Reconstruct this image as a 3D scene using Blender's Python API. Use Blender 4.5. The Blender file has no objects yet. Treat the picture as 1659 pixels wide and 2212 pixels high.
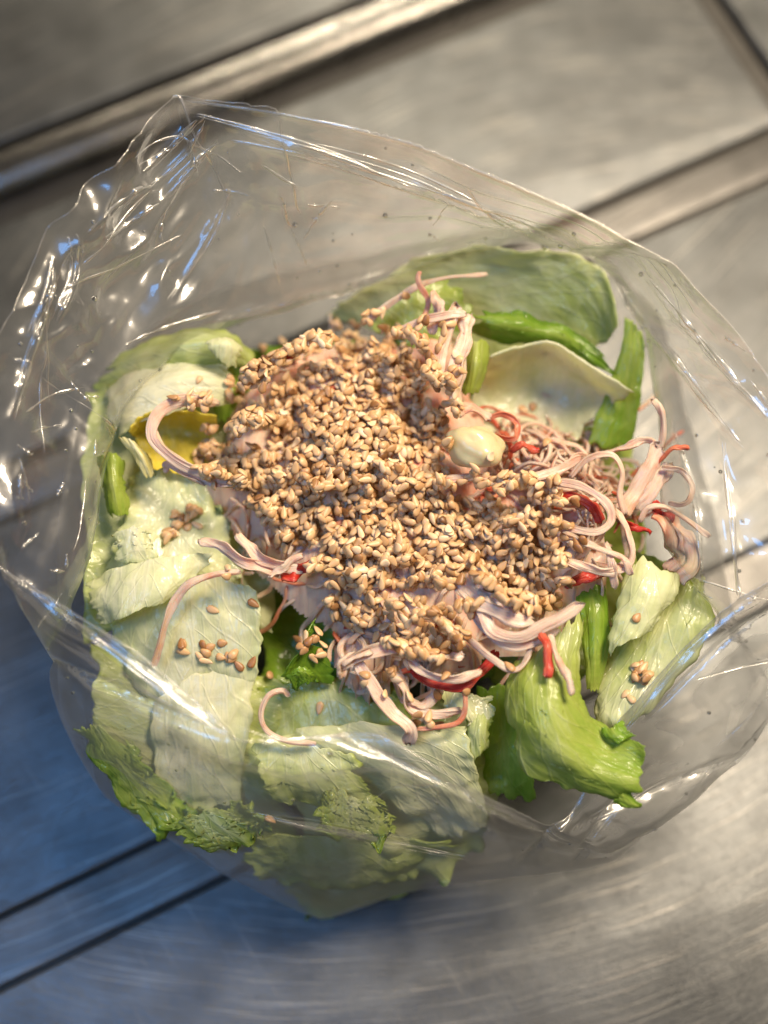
import bpy, math, random
import numpy as np

# ------------------------------------------------------------------ camera, light, exposure
S = 0.01                                   # layout below is written in centimetres
TILT, DIST, FPX = math.radians(18), 30.0, 2765.0
CT = np.array([0, 0, 7.0])
CP = CT + DIST * np.array([0, -math.sin(TILT), math.cos(TILT)])
AX = np.array([1.0, 0, 0]); AF = np.array([0, math.sin(TILT), -math.cos(TILT)]); AU = np.array([0, math.cos(TILT), math.sin(TILT)])

scene = bpy.context.scene
col = scene.collection
cam = bpy.data.cameras.new("camera"); camo = bpy.data.objects.new("camera", cam); col.objects.link(camo)
camo.location = CP * S; camo.rotation_euler = (TILT, 0, 0)
cam.sensor_fit = 'VERTICAL'; cam.sensor_height = 32; cam.sensor_width = 24
cam.lens = 32 / 2 / (1106 / FPX)
cam.clip_start = 0.01; cam.clip_end = 20
cam.dof.use_dof = True; cam.dof.focus_distance = 0.293; cam.dof.aperture_fstop = 3.9
scene.camera = camo

world = bpy.data.worlds.new("World"); scene.world = world; world.use_nodes = True
bg = world.node_tree.nodes["Background"]; bg.inputs[0].default_value = (1.0, 0.86, 0.68, 1); bg.inputs[1].default_value = 0.20

def area(name, loc, target, size, power, color, sy=None):
    l = bpy.data.lights.new(name, 'AREA'); l.energy = power; l.color = color; l.size = size
    if sy: l.shape = 'RECTANGLE'; l.size_y = sy
    o = bpy.data.objects.new(name, l); col.objects.link(o); o.location = loc
    from mathutils import Vector
    o.rotation_euler = (Vector(target) - Vector(loc)).to_track_quat('-Z', 'Y').to_euler()
    return o
area("ceiling_lamp", (0.31, 0.27, 0.74), (0, 0, 0.05), 0.24, 12.0, (1.0, 0.82, 0.60))
area("ceiling_strip_lamp", (0.02, 0.75, 0.55), (0, 0, 0.05), 0.05, 2.4, (1.0, 0.86, 0.64), 0.07)
area("blue_fill_light", (-0.29, -0.14, 0.70), (-0.05, -0.05, 0.0), 0.24, 1.9, (0.13, 0.43, 1.0))  # unseen blue fill, added so the lower left steel reflects blue

vs = scene.view_settings
vs.view_transform = 'Standard'; vs.look = 'None'; vs.exposure = 0.13; vs.gamma = 1.0; vs.use_curve_mapping = False
cy = scene.cycles
cy.use_denoising = True; cy.max_bounces = 14; cy.transparent_max_bounces = 40; cy.transmission_bounces = 10
cy.diffuse_bounces = 4; cy.glossy_bounces = 4; cy.sample_clamp_indirect = 4.0
cy.caustics_reflective = False; cy.caustics_refractive = False

# ------------------------------------------------------------------ helpers
rng = np.random.default_rng(7); random.seed(7)
def W(u, v, h):
    """a point h cm above the counter that the photograph shows at (u, v)"""
    u, v, h = np.broadcast_arrays(np.asarray(u, float), np.asarray(v, float), np.asarray(h, float))
    d = AF + ((u - 829.5) / FPX)[..., None] * AX - ((v - 1106) / FPX)[..., None] * AU
    return CP + d * ((h - CP[2]) / d[..., 2])[..., None]
def PJ(p):
    q = np.asarray(p) - CP; z = q @ AF
    return 829.5 + FPX * (q @ AX) / z, 1106 - FPX * (q @ AU) / z

_perm = np.random.default_rng(3).random(65536)
def vnoise(p, seed=0):
    p = np.asarray(p, float) + seed * 17.31
    i = np.floor(p).astype(np.int64); f = p - i; f = f * f * f * (f * (f * 6 - 15) + 10)
    out = 0
    for dx in (0, 1):
        for dy in (0, 1):
            for dz in (0, 1):
                hsh = ((i[..., 0] + dx) * 73856093 ^ (i[..., 1] + dy) * 19349663 ^ (i[..., 2] + dz) * 83492791) & 65535
                w = (f[..., 0] if dx else 1 - f[..., 0]) * (f[..., 1] if dy else 1 - f[..., 1]) * (f[..., 2] if dz else 1 - f[..., 2])
                out = out + w * _perm[hsh]
    return out * 2 - 1
def fbm(p, octv=3, seed=0):
    a, s, o = 1.0, 1.0, 0
    for k in range(octv):
        o = o + a * vnoise(np.asarray(p) * s, seed + k * 5); a *= 0.5; s *= 2.03
    return o

def cr(P, x, closed=False):
    """Catmull-Rom through P (n, ...) at parameters x in 0..1"""
    P = np.asarray(P, float); n = len(P)
    if closed:
        s = (x % 1.0) * n; i = np.floor(s).astype(int); f = s - i; idx = [(i + k) % n for k in (-1, 0, 1, 2)]
        a, b, c, d = (P[k] for k in idx)
    else:
        if n == 2: return P[0] + np.multiply.outer(x, P[1] - P[0])
        E = np.concatenate([[2 * P[0] - P[1]], P, [2 * P[-1] - P[-2]]])
        s = np.clip(x, 0, 1) * (n - 1); i = np.minimum(np.floor(s).astype(int), n - 2); f = s - i
        a, b, c, d = E[i], E[i + 1], E[i + 2], E[i + 3]
    f = f.reshape(f.shape + (1,) * (a.ndim - f.ndim))
    return 0.5 * ((2 * b) + (-a + c) * f + (2 * a - 5 * b + 4 * c - d) * f ** 2 + (-a + 3 * b - 3 * c + d) * f ** 3)

def mesh_from(name, verts, quads, uv=None, attrs=None, smooth=True, uv2=None):
    """verts in cm"""
    me = bpy.data.meshes.new(name)
    verts = np.asarray(verts, np.float32) * S
    quads = [np.asarray(q, np.int32) for q in (quads if isinstance(quads, list) else [quads]) if len(q)]
    me.vertices.add(len(verts)); me.vertices.foreach_set("co", verts.ravel())
    li = np.concatenate([q.ravel() for q in quads]); cnt = np.concatenate([np.full(len(q), q.shape[1]) for q in quads])
    me.loops.add(len(li)); me.loops.foreach_set("vertex_index", li)
    me.polygons.add(len(cnt)); me.polygons.foreach_set("loop_start", np.concatenate([[0], np.cumsum(cnt)[:-1]]).astype(np.int32))
    me.polygons.foreach_set("loop_total", cnt.astype(np.int32))
    me.update(calc_edges=True); me.validate()
    if smooth: me.polygons.foreach_set("use_smooth", np.ones(len(cnt), bool))
    if uv is not None:
        l = me.uv_layers.new(name="UVMap"); l.data.foreach_set("uv", np.asarray(uv, np.float32)[li].ravel())
    if uv2 is not None:
        l = me.uv_layers.new(name='Blade'); l.data.foreach_set('uv', np.asarray(uv2, np.float32)[li].ravel())
    for k, v in (attrs or {}).items():
        a = me.attributes.new(k, 'FLOAT', 'POINT'); a.data.foreach_set("value", np.asarray(v, np.float32))
    return me
def obj(name, me, mat=None, parent=None, label=None, cat=None, group=None, kind=None):
    o = bpy.data.objects.new(name, me); col.objects.link(o)
    if mat is not None and me is not None and not me.materials: me.materials.append(mat)
    if parent: o.parent = parent
    for k, v in (("label", label), ("category", cat), ("group", group), ("kind", kind)):
        if v: o[k] = v
    return o
def grid_quads(n, m, off=0, flip=False, wrap=False):
    i = np.arange(n - 1)[:, None]; j = np.arange(m if wrap else m - 1)[None]
    j2 = (j + 1) % m
    q = np.stack(np.broadcast_arrays(i * m + j, i * m + j2, (i + 1) * m + j2, (i + 1) * m + j), -1).reshape(-1, 4) + off
    return q[:, ::-1] if flip else q

# ------------------------------------------------------------------ materials
class NT:
    def __init__(s, name):
        s.m = bpy.data.materials.new(name); s.m.use_nodes = True; s.t = s.m.node_tree; s.t.nodes.clear()
        s.out = s.n('ShaderNodeOutputMaterial')
    def n(s, typ, ins=None, **kw):
        nd = s.t.nodes.new(typ)
        for k, v in kw.items(): setattr(nd, k, v)
        for k, v in (ins or {}).items():
            if isinstance(v, bpy.types.NodeSocket): s.t.links.new(v, nd.inputs[k])
            else: nd.inputs[k].default_value = v
        return nd
    def ramp(s, fac, stops, interp='LINEAR'):
        r = s.n('ShaderNodeValToRGB', {0: fac}); e = r.color_ramp.elements; r.color_ramp.interpolation = interp
        while len(e) < len(stops): e.new(0.5)
        for el, (p, c) in zip(e, stops):
            el.position = p; el.color = (c if len(c) == 4 else (*c, 1)) if hasattr(c, '__len__') else (c, c, c, 1)
        return r.outputs[0]
    def mix(s, fac, a, b, blend='MIX'):
        r = s.n('ShaderNodeMix', data_type='RGBA', blend_type=blend)
        for k, v in ((0, fac), (6, a), (7, b)):
            if isinstance(v, bpy.types.NodeSocket): s.t.links.new(v, r.inputs[k])
            else: r.inputs[k].default_value = v if k == 0 else (*v, 1)
        return r.outputs[2]
    def math(s, op, a, b=0.0, c=0.0):
        r = s.n('ShaderNodeMath', {0: a, 1: b, 2: c}, operation=op); return r.outputs[0]
    def done(s, sh): s.t.links.new(sh, s.out.inputs[0]); return s.m

def steel_material(name, rot, arc, base=(0.114, 0.119, 0.123), rough=0.40):
    b = NT(name)
    tc = b.n('ShaderNodeTexCoord').outputs['Object']
    # scratches swept in long arcs: polar coordinates round a far centre
    sep = b.n('ShaderNodeSeparateXYZ', {0: tc})
    dx = b.math('SUBTRACT', sep.outputs[0], arc[0]); dy = b.math('SUBTRACT', sep.outputs[1], arc[1])
    rad = b.math('SQRT', b.math('ADD', b.math('MULTIPLY', dx, dx), b.math('MULTIPLY', dy, dy)))
    ang = b.math('ARCTAN2', dy, dx)
    wob = b.n('ShaderNodeTexNoise', {'Vector': tc, 'Scale': 25.0, 'Detail': 2.0}).outputs[0]
    rad = b.math('ADD', rad, b.math('MULTIPLY', wob, 0.003))
    pol = b.n('ShaderNodeCombineXYZ', {0: b.math('MULTIPLY', rad, 3800.0), 1: b.math('MULTIPLY', ang, rot * 4.0)}).outputs[0]
    sc1 = b.n('ShaderNodeTexNoise', {'Vector': pol, 'Scale': 1.0, 'Detail': 3.0, 'Roughness': 0.65}).outputs[0]
    pol2 = b.n('ShaderNodeCombineXYZ', {0: b.math('MULTIPLY', rad, 2300.0), 1: b.math('MULTIPLY', ang, rot * 1.0), 2: 4.0}).outputs[0]
    sc2 = b.n('ShaderNodeTexNoise', {'Vector': pol2, 'Scale': 1.0, 'Detail': 2.0}).outputs[0]
    blot = b.n('ShaderNodeTexNoise', {'Vector': tc, 'Scale': 60.0, 'Detail': 7.0}).outputs[0]
    fine = b.n('ShaderNodeTexNoise', {'Vector': tc, 'Scale': 500.0, 'Detail': 3.0}).outputs[0]
    dx2 = b.math('SUBTRACT', sep.outputs[0], -arc[1] * 1.7 - 0.3); dy2 = b.math('SUBTRACT', sep.outputs[1], arc[0] * 1.5 - 0.4)
    rad2 = b.math('SQRT', b.math('ADD', b.math('MULTIPLY', dx2, dx2), b.math('MULTIPLY', dy2, dy2)))
    pol3 = b.n('ShaderNodeCombineXYZ', {0: b.math('MULTIPLY', rad2, 1300.0), 1: b.math('MULTIPLY', b.math('ARCTAN2', dy2, dx2), rot * 2.5), 2: 7.0}).outputs[0]
    sc2 = b.math('MAXIMUM', sc2, b.math('SUBTRACT', b.n('ShaderNodeTexNoise', {'Vector': pol3, 'Scale': 1.0, 'Detail': 2.0}).outputs[0], 0.11))
    bright = b.ramp(sc2, [(0.60, 0.0), (0.70, 1.0)])
    c = b.mix(b.ramp(blot, [(0.3, 0.0), (0.7, 1.0)]), tuple(x * 0.66 for x in base), base)
    c = b.mix(b.math('MULTIPLY', bright, 0.5), c, (0.36, 0.34, 0.31))
    r = b.math('ADD', b.math('MULTIPLY', sc1, 0.22), rough - 0.10)
    h = b.math('ADD', b.math('MULTIPLY', sc1, 1.0), b.math('ADD', b.math('MULTIPLY', sc2, 1.0), b.math('MULTIPLY', fine, 0.35)))
    bmp = b.n('ShaderNodeBump', {'Height': h, 'Strength': 0.5, 'Distance': 0.0002}).outputs[0]
    p = b.n('ShaderNodeBsdfPrincipled', {'Base Color': c, 'Metallic': 1.0, 'Roughness': r, 'Normal': bmp})
    return b.done(p.outputs[0])

def lettuce_material(name, yellow=0.0):
    b = NT(name)
    g = b.n('ShaderNodeAttribute', attribute_name='g').outputs['Fac']
    uv = b.n('ShaderNodeUVMap', uv_map='UVMap').outputs[0]
    tc = b.n('ShaderNodeTexCoord').outputs['Object']
    big = b.n('ShaderNodeTexNoise', {'Vector': tc, 'Scale': 62.0, 'Detail': 4.0}).outputs[0]
    st = b.n('ShaderNodeMapping', {'Vector': uv, 'Scale': (9.0, 0.9, 1.0)}).outputs[0]
    streak = b.n('ShaderNodeTexNoise', {'Vector': st, 'Scale': 1.6, 'Detail': 4.0, 'Roughness': 0.6, 'Distortion': 0.6}).outputs[0]
    vor = b.n('ShaderNodeTexVoronoi', {'Vector': b.n('ShaderNodeMapping', {'Vector': uv, 'Scale': (13.0, 5.0, 1.0)}).outputs[0], 'Scale': 1.0}, feature='DISTANCE_TO_EDGE').outputs[0]
    vein = b.ramp(vor, [(0.0, 1.0), (0.10, 0.0)])
    bl = b.n('ShaderNodeSeparateXYZ', {0: b.n('ShaderNodeUVMap', uv_map='Blade').outputs[0]})
    sd = b.math('ABSOLUTE', b.math('SUBTRACT', bl.outputs[0], 0.5))
    wob = b.n('ShaderNodeTexNoise', {'Vector': tc, 'Scale': 55.0, 'Detail': 2.0}).outputs[0]
    ph = b.math('ADD', b.math('MULTIPLY', bl.outputs[1], 6.5), b.math('ADD', b.math('MULTIPLY', b.math('POWER', sd, 0.8), -5.0), b.math('MULTIPLY', wob, 2.4)))
    tri = b.math('ABSOLUTE', b.math('SUBTRACT', b.math('FRACT', ph), 0.5))
    side = b.math('MULTIPLY', b.ramp(tri, [(0.0, 1.0), (0.075, 0.0)]), 0.8)
    ribm = b.ramp(b.math('ADD', sd, b.math('MULTIPLY', bl.outputs[1], 0.02)), [(0.0, 1.0), (0.035, 0.0)])
    branch = b.math('MAXIMUM', side, ribm)
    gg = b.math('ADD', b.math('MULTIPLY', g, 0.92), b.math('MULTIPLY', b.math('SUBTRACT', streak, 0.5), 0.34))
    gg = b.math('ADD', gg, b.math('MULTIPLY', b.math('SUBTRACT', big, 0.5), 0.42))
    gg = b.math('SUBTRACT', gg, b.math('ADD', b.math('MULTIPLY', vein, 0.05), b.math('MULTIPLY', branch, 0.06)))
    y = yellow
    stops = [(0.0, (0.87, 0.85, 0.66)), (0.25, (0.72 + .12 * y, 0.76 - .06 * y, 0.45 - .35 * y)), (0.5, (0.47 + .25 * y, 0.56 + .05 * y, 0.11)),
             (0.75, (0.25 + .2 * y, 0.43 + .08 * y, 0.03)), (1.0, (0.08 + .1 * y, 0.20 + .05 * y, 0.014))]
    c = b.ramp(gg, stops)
    wet = b.n('ShaderNodeTexNoise', {'Vector': tc, 'Scale': 420.0, 'Detail': 2.0}).outputs[0]
    mid = b.n('ShaderNodeTexNoise', {'Vector': tc, 'Scale': 160.0, 'Detail': 2.0}).outputs[0]
    hh = b.math('ADD', b.math('MULTIPLY', streak, 0.6), b.math('ADD', b.math('MULTIPLY', wet, 0.36), b.math('ADD', b.math('ADD', b.math('MULTIPLY', branch, 0.22), b.math('MULTIPLY', vein, 0.12)), b.math('MULTIPLY', mid, 0.45))))
    bmp = b.n('ShaderNodeBump', {'Height': hh, 'Strength': 0.55, 'Distance': 0.0010}).outputs[0]
    p = b.n('ShaderNodeBsdfPrincipled', {'Base Color': c, 'Roughness': 0.42, 'Normal': bmp, 'Specular IOR Level': 0.45,
                                         'Coat Weight': 0.55, 'Coat Roughness': 0.10, 'Coat Normal': bmp})
    tr = b.n('ShaderNodeBsdfTranslucent', {'Color': b.mix(0.28, c, (0.60, 0.68, 0.16)), 'Normal': bmp})
    fac = b.ramp(gg, [(0.0, 0.50), (1.0, 0.55)])
    return b.done(b.n('ShaderNodeMixShader', {0: fac, 1: p.outputs[0], 2: tr.outputs[0]}).outputs[0])

def crab_material():
    b = NT('crab_stick_flesh')
    red = b.n('ShaderNodeAttribute', attribute_name='red').outputs['Fac']
    uv = b.n('ShaderNodeUVMap', uv_map='UVMap').outputs[0]
    tc = b.n('ShaderNodeTexCoord').outputs['Object']
    st = b.n('ShaderNodeTexNoise', {'Vector': b.n('ShaderNodeMapping', {'Vector': uv, 'Scale': (26, 1.3, 1)}).outputs[0], 'Scale': 1.0, 'Detail': 3.0}).outputs[0]
    mot = b.n('ShaderNodeTexNoise', {'Vector': tc, 'Scale': 260.0, 'Detail': 3.0}).outputs[0]
    w = b.mix(st, (0.83, 0.53, 0.395), (0.88, 0.69, 0.54))
    w = b.mix(b.ramp(mot, [(0.5, 0.0), (0.85, 1.0)]), w, (0.78, 0.42, 0.29))
    rr = b.math('ADD', red, b.math('MULTIPLY', b.math('SUBTRACT', b.math('ADD', mot, st), 1.0), 0.6))
    c = b.mix(b.ramp(rr, [(0.12, 0.0), (0.55, 1.0)]), w, (0.86, 0.26, 0.13))
    c = b.mix(b.ramp(rr, [(0.6, 0.0), (1.05, 1.0)]), c, (0.52, 0.022, 0.010))
    bmp = b.n('ShaderNodeBump', {'Height': b.math('ADD', st, b.math('MULTIPLY', mot, 0.4)), 'Strength': 0.8, 'Distance': 0.0006}).outputs[0]
    p = b.n('ShaderNodeBsdfPrincipled', {'Base Color': c, 'Roughness': 0.46, 'Normal': bmp, 'Subsurface Weight': 0.45, 'Subsurface Scale': 0.0022,
                                         'Subsurface Radius': (1.0, 0.5, 0.35), 'Specular IOR Level': 0.5, 'Coat Weight': 0.22, 'Coat Roughness': 0.16})
    tr = b.n('ShaderNodeBsdfTranslucent', {'Color': c, 'Normal': bmp})
    return b.done(b.n('ShaderNodeMixShader', {0: 0.26, 1: p.outputs[0], 2: tr.outputs[0]}).outputs[0])

def seed_material():
    b = NT('toasted_sesame')
    t = b.n('ShaderNodeAttribute', attribute_name='tone').outputs['Fac']
    tip = b.n('ShaderNodeAttribute', attribute_name='tip').outputs['Fac']
    tc = b.n('ShaderNodeTexCoord').outputs['Object']
    mot = b.n('ShaderNodeTexNoise', {'Vector': tc, 'Scale': 900.0, 'Detail': 3.0}).outputs[0]
    tt = b.math('ADD', t, b.math('MULTIPLY', b.math('SUBTRACT', mot, 0.5), 0.25))
    c = b.ramp(tt, [(0.0, (0.07, 0.03, 0.012)), (0.15, (0.26, 0.115, 0.038)), (0.45, (0.50, 0.295, 0.135)), (0.75, (0.65, 0.435, 0.235)), (1.0, (0.79, 0.61, 0.40))])
    c = b.mix(b.math('MULTIPLY', tip, 0.55), c, (0.20, 0.085, 0.03))
    p = b.n('ShaderNodeBsdfPrincipled', {'Base Color': c, 'Roughness': 0.40, 'Specular IOR Level': 0.45, 'Subsurface Weight': 0.12, 'Subsurface Scale': 0.0008})
    return b.done(p.outputs[0])

def film_material():
    b = NT('clear_plastic_film')
    tc = b.n('ShaderNodeTexCoord').outputs['Object']
    hz = b.n('ShaderNodeTexNoise', {'Vector': tc, 'Scale': 40.0, 'Detail': 3.0}).outputs[0]
    wr = b.n('ShaderNodeTexNoise', {'Vector': tc, 'Scale': 75.0, 'Detail': 3.0, 'Distortion': 0.8}).outputs[0]
    fi = b.n('ShaderNodeTexNoise', {'Vector': tc, 'Scale': 420.0, 'Detail': 1.0}).outputs[0]
    bmp = b.n('ShaderNodeBump', {'Height': b.math('ADD', wr, b.math('MULTIPLY', fi, 0.05)), 'Strength': 0.16, 'Distance': 0.0015}).outputs[0]
    g2 = b.n('ShaderNodeBsdfGlossy', {'Color': (1, 1, 1, 1), 'Roughness': 0.30, 'Normal': bmp})
    fr = b.n('ShaderNodeFresnel', {'IOR': 1.49, 'Normal': bmp}).outputs[0]
    tr = b.n('ShaderNodeBsdfTransparent', {'Color': (0.97, 0.972, 0.965, 1)})
    gl = b.n('ShaderNodeBsdfGlossy', {'Color': (1, 1, 1, 1), 'Roughness': 0.06, 'Normal': bmp})
    gl = b.n('ShaderNodeMixShader', {0: 0.6, 1: gl.outputs[0], 2: g2.outputs[0]})
    df = b.n('ShaderNodeBsdfDiffuse', {'Color': (0.85, 0.85, 0.82, 1), 'Normal': bmp})
    tl = b.n('ShaderNodeBsdfTranslucent', {'Color': (0.85, 0.85, 0.82, 1), 'Normal': bmp})
    haze = b.n('ShaderNodeMixShader', {0: 0.55, 1: df.outputs[0], 2: tl.outputs[0]})
    veil = b.math('MULTIPLY', b.n('ShaderNodeAttribute', attribute_name='veil').outputs['Fac'], b.ramp(hz, [(0.25, 0.35), (0.7, 1.0)]))
    m1 = b.n('ShaderNodeMixShader', {0: b.math('ADD', veil, b.ramp(hz, [(0.35, 0.025), (0.75, 0.08)])), 1: tr.outputs[0], 2: haze.outputs[0]})
    m2 = b.n('ShaderNodeMixShader', {0: b.math('MINIMUM', b.math('MULTIPLY', fr, 2.0), 0.42), 1: m1.outputs[0], 2: gl.outputs[0]})
    return b.done(m2.outputs[0])

def fold_material():
    b = NT('folded_plastic_film')
    tr = b.n('ShaderNodeBsdfTransparent', {'Color': (0.95, 0.95, 0.94, 1)})
    g1 = b.n('ShaderNodeBsdfGlossy', {'Color': (1, 1, 1, 1), 'Roughness': 0.10}); g2 = b.n('ShaderNodeBsdfGlossy', {'Color': (1, 1, 1, 1), 'Roughness': 0.38})
    gl = b.n('ShaderNodeMixShader', {0: 0.6, 1: g1.outputs[0], 2: g2.outputs[0]})
    fr = b.n('ShaderNodeFresnel', {'IOR': 1.49}).outputs[0]
    return b.done(b.n('ShaderNodeMixShader', {0: b.math('MINIMUM', b.math('ADD', b.math('MULTIPLY', fr, 1.6), 0.16), 0.6), 1: tr.outputs[0], 2: gl.outputs[0]}).outputs[0])
M_FOLD = fold_material()
def plain(name, c, rough=0.5, metal=0.0, **kw):
    b = NT(name)
    tc = b.n('ShaderNodeTexCoord').outputs['Object']
    ns = b.n('ShaderNodeTexNoise', {'Vector': tc, 'Scale': 120.0, 'Detail': 4.0}).outputs[0]
    cc = b.mix(ns, tuple(x * 0.75 for x in c), tuple(min(1, x * 1.2) for x in c))
    ins = {'Base Color': cc, 'Roughness': rough, 'Metallic': metal}; ins.update(kw)
    return b.done(b.n('ShaderNodeBsdfPrincipled', ins).outputs[0])

M_LET = lettuce_material('lettuce'); M_LETY = lettuce_material('lettuce_heart', 1.0)
M_CRAB = crab_material(); M_SEED = seed_material(); M_FILM = film_material()
M_DARK = plain('shaded_gap', (0.055, 0.053, 0.05), 0.5, 0.9)  # shade of the gaps put into the colour, darker than the lid steel
M_BAR = steel_material('divider_steel', 9.0, (-0.5, 0.9), (0.135, 0.132, 0.13), 0.40)

# ------------------------------------------------------------------ counter: lids, divider bars, dark well
A26 = math.radians(26.0)
E_ = np.array([math.cos(A26), math.sin(A26), 0]); N_ = np.array([-math.sin(A26), math.cos(A26), 0])
def lid_mesh(name, e0, e1, n0, n1, z0, z1, r, seg=5):
    """a pressed sheet with rolled-down edges, corner radius r"""
    prof = [(0.0, z0)] + [(r - r * math.cos(a), z1 - r + r * math.sin(a)) for a in np.linspace(0, math.pi / 2, seg + 1)]
    cr_ = min(0.4, (n1 - n0) * 0.3); rings = []
    for inset, z in prof:
        pts = []
        for cx, cyy, a0 in ((e1 - cr_, n1 - cr_, 0), (e0 + cr_, n1 - cr_, 90), (e0 + cr_, n0 + cr_, 180), (e1 - cr_, n0 + cr_, 270)):
            for a in np.radians(np.linspace(a0, a0 + 90, 7)):
                rr = cr_ - inset
                pts.append((cx + rr * math.cos(a)) * E_ + (cyy + rr * math.sin(a)) * N_ + np.array([0, 0, z]))
        rings.append(pts)
    V = np.array(rings).reshape(-1, 3); m = len(rings[0])
    q = grid_quads(len(rings), m, wrap=True)
    top = np.arange((len(rings) - 1) * m, len(rings) * m)[None]
    bot = np.arange(m)[None, ::-1]
    return mesh_from(name, V, [q, top, bot])
well = mesh_from('counter', [(-60, -60, -0.35), (60, -60, -0.35), (60, 60, -0.35), (-60, 60, -0.35)], np.array([[0, 1, 2, 3]]))
obj('counter', well, M_DARK, label='dark well of the steel prep counter under the lids', kind='structure')
lids = [('brushed steel lid at the top left corner behind the dark rail', 18.75, 29.0, -28.0, 18.4, (0.5, -0.75), 14.0),
        ('scratched steel lid behind the bag reaching the top right', 8.35, 15.9, -28.0, 18.4, (0.10, -0.02), 6.0),
        ('scratched steel lid under the bag between two divider bars', -3.60, 6.55, -28.0, 18.4, (-0.35, 0.55), 10.0),
        ('scuffed steel lid at the bottom of the photo in front of the bag', -14.9, -5.35, -28.0, 18.4, (-0.02, 0.16), 6.0),
        ('steel lid just showing at the bottom right corner', -26.0, -16.6, -28.0, 18.4, (0.2, 0.4), 9.0),
        ]
for k, (lb, n0, n1, e0, e1, arc, rot) in enumerate(lids):
    obj('steel_lid', lid_mesh('steel_lid', e0, e1, n0, n1, -0.9, 0.0, 0.11), steel_material('lid_steel_%d' % k, rot, arc),
        label=lb, cat='lid', group='steel lids of the counter')
obj('steel_lid', lid_mesh('steel_lid', 19.2, 40.0, -10.0, 29.0, -0.9, 0.0, 0.22), steel_material('lid_steel_side', 8.0, (0.9, 0.3)),
    label='steel lid beyond the gap at the far top right corner', cat='lid', group='steel lids of the counter')
def bar(label, n0, n1, z1, r, mat=M_BAR):
    obj('divider_bar', lid_mesh('divider_bar', -28, 18.3, n0, n1, -0.7, z1, r), mat, label=label, cat='bar', group='divider bars between the lids')
M_RAIL = steel_material('rail_steel', 10.0, (-0.6, 1.2), (0.22, 0.215, 0.205), 0.24)
bar('rounded steel rail behind the bag with a bright lamp reflection', 16.75, 18.45, 0.45, 0.50, M_RAIL)
bar('flat steel divider bar right of the bag behind it', 6.80, 8.02, -0.12, 0.07)
bar('bluish steel divider bar passing under the bag, seen at lower left', -5.26, -3.69, -0.05, 0.07)
bar('steel divider bar in the bottom right corner', -16.4, -15.1, -0.10, 0.07)

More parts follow.
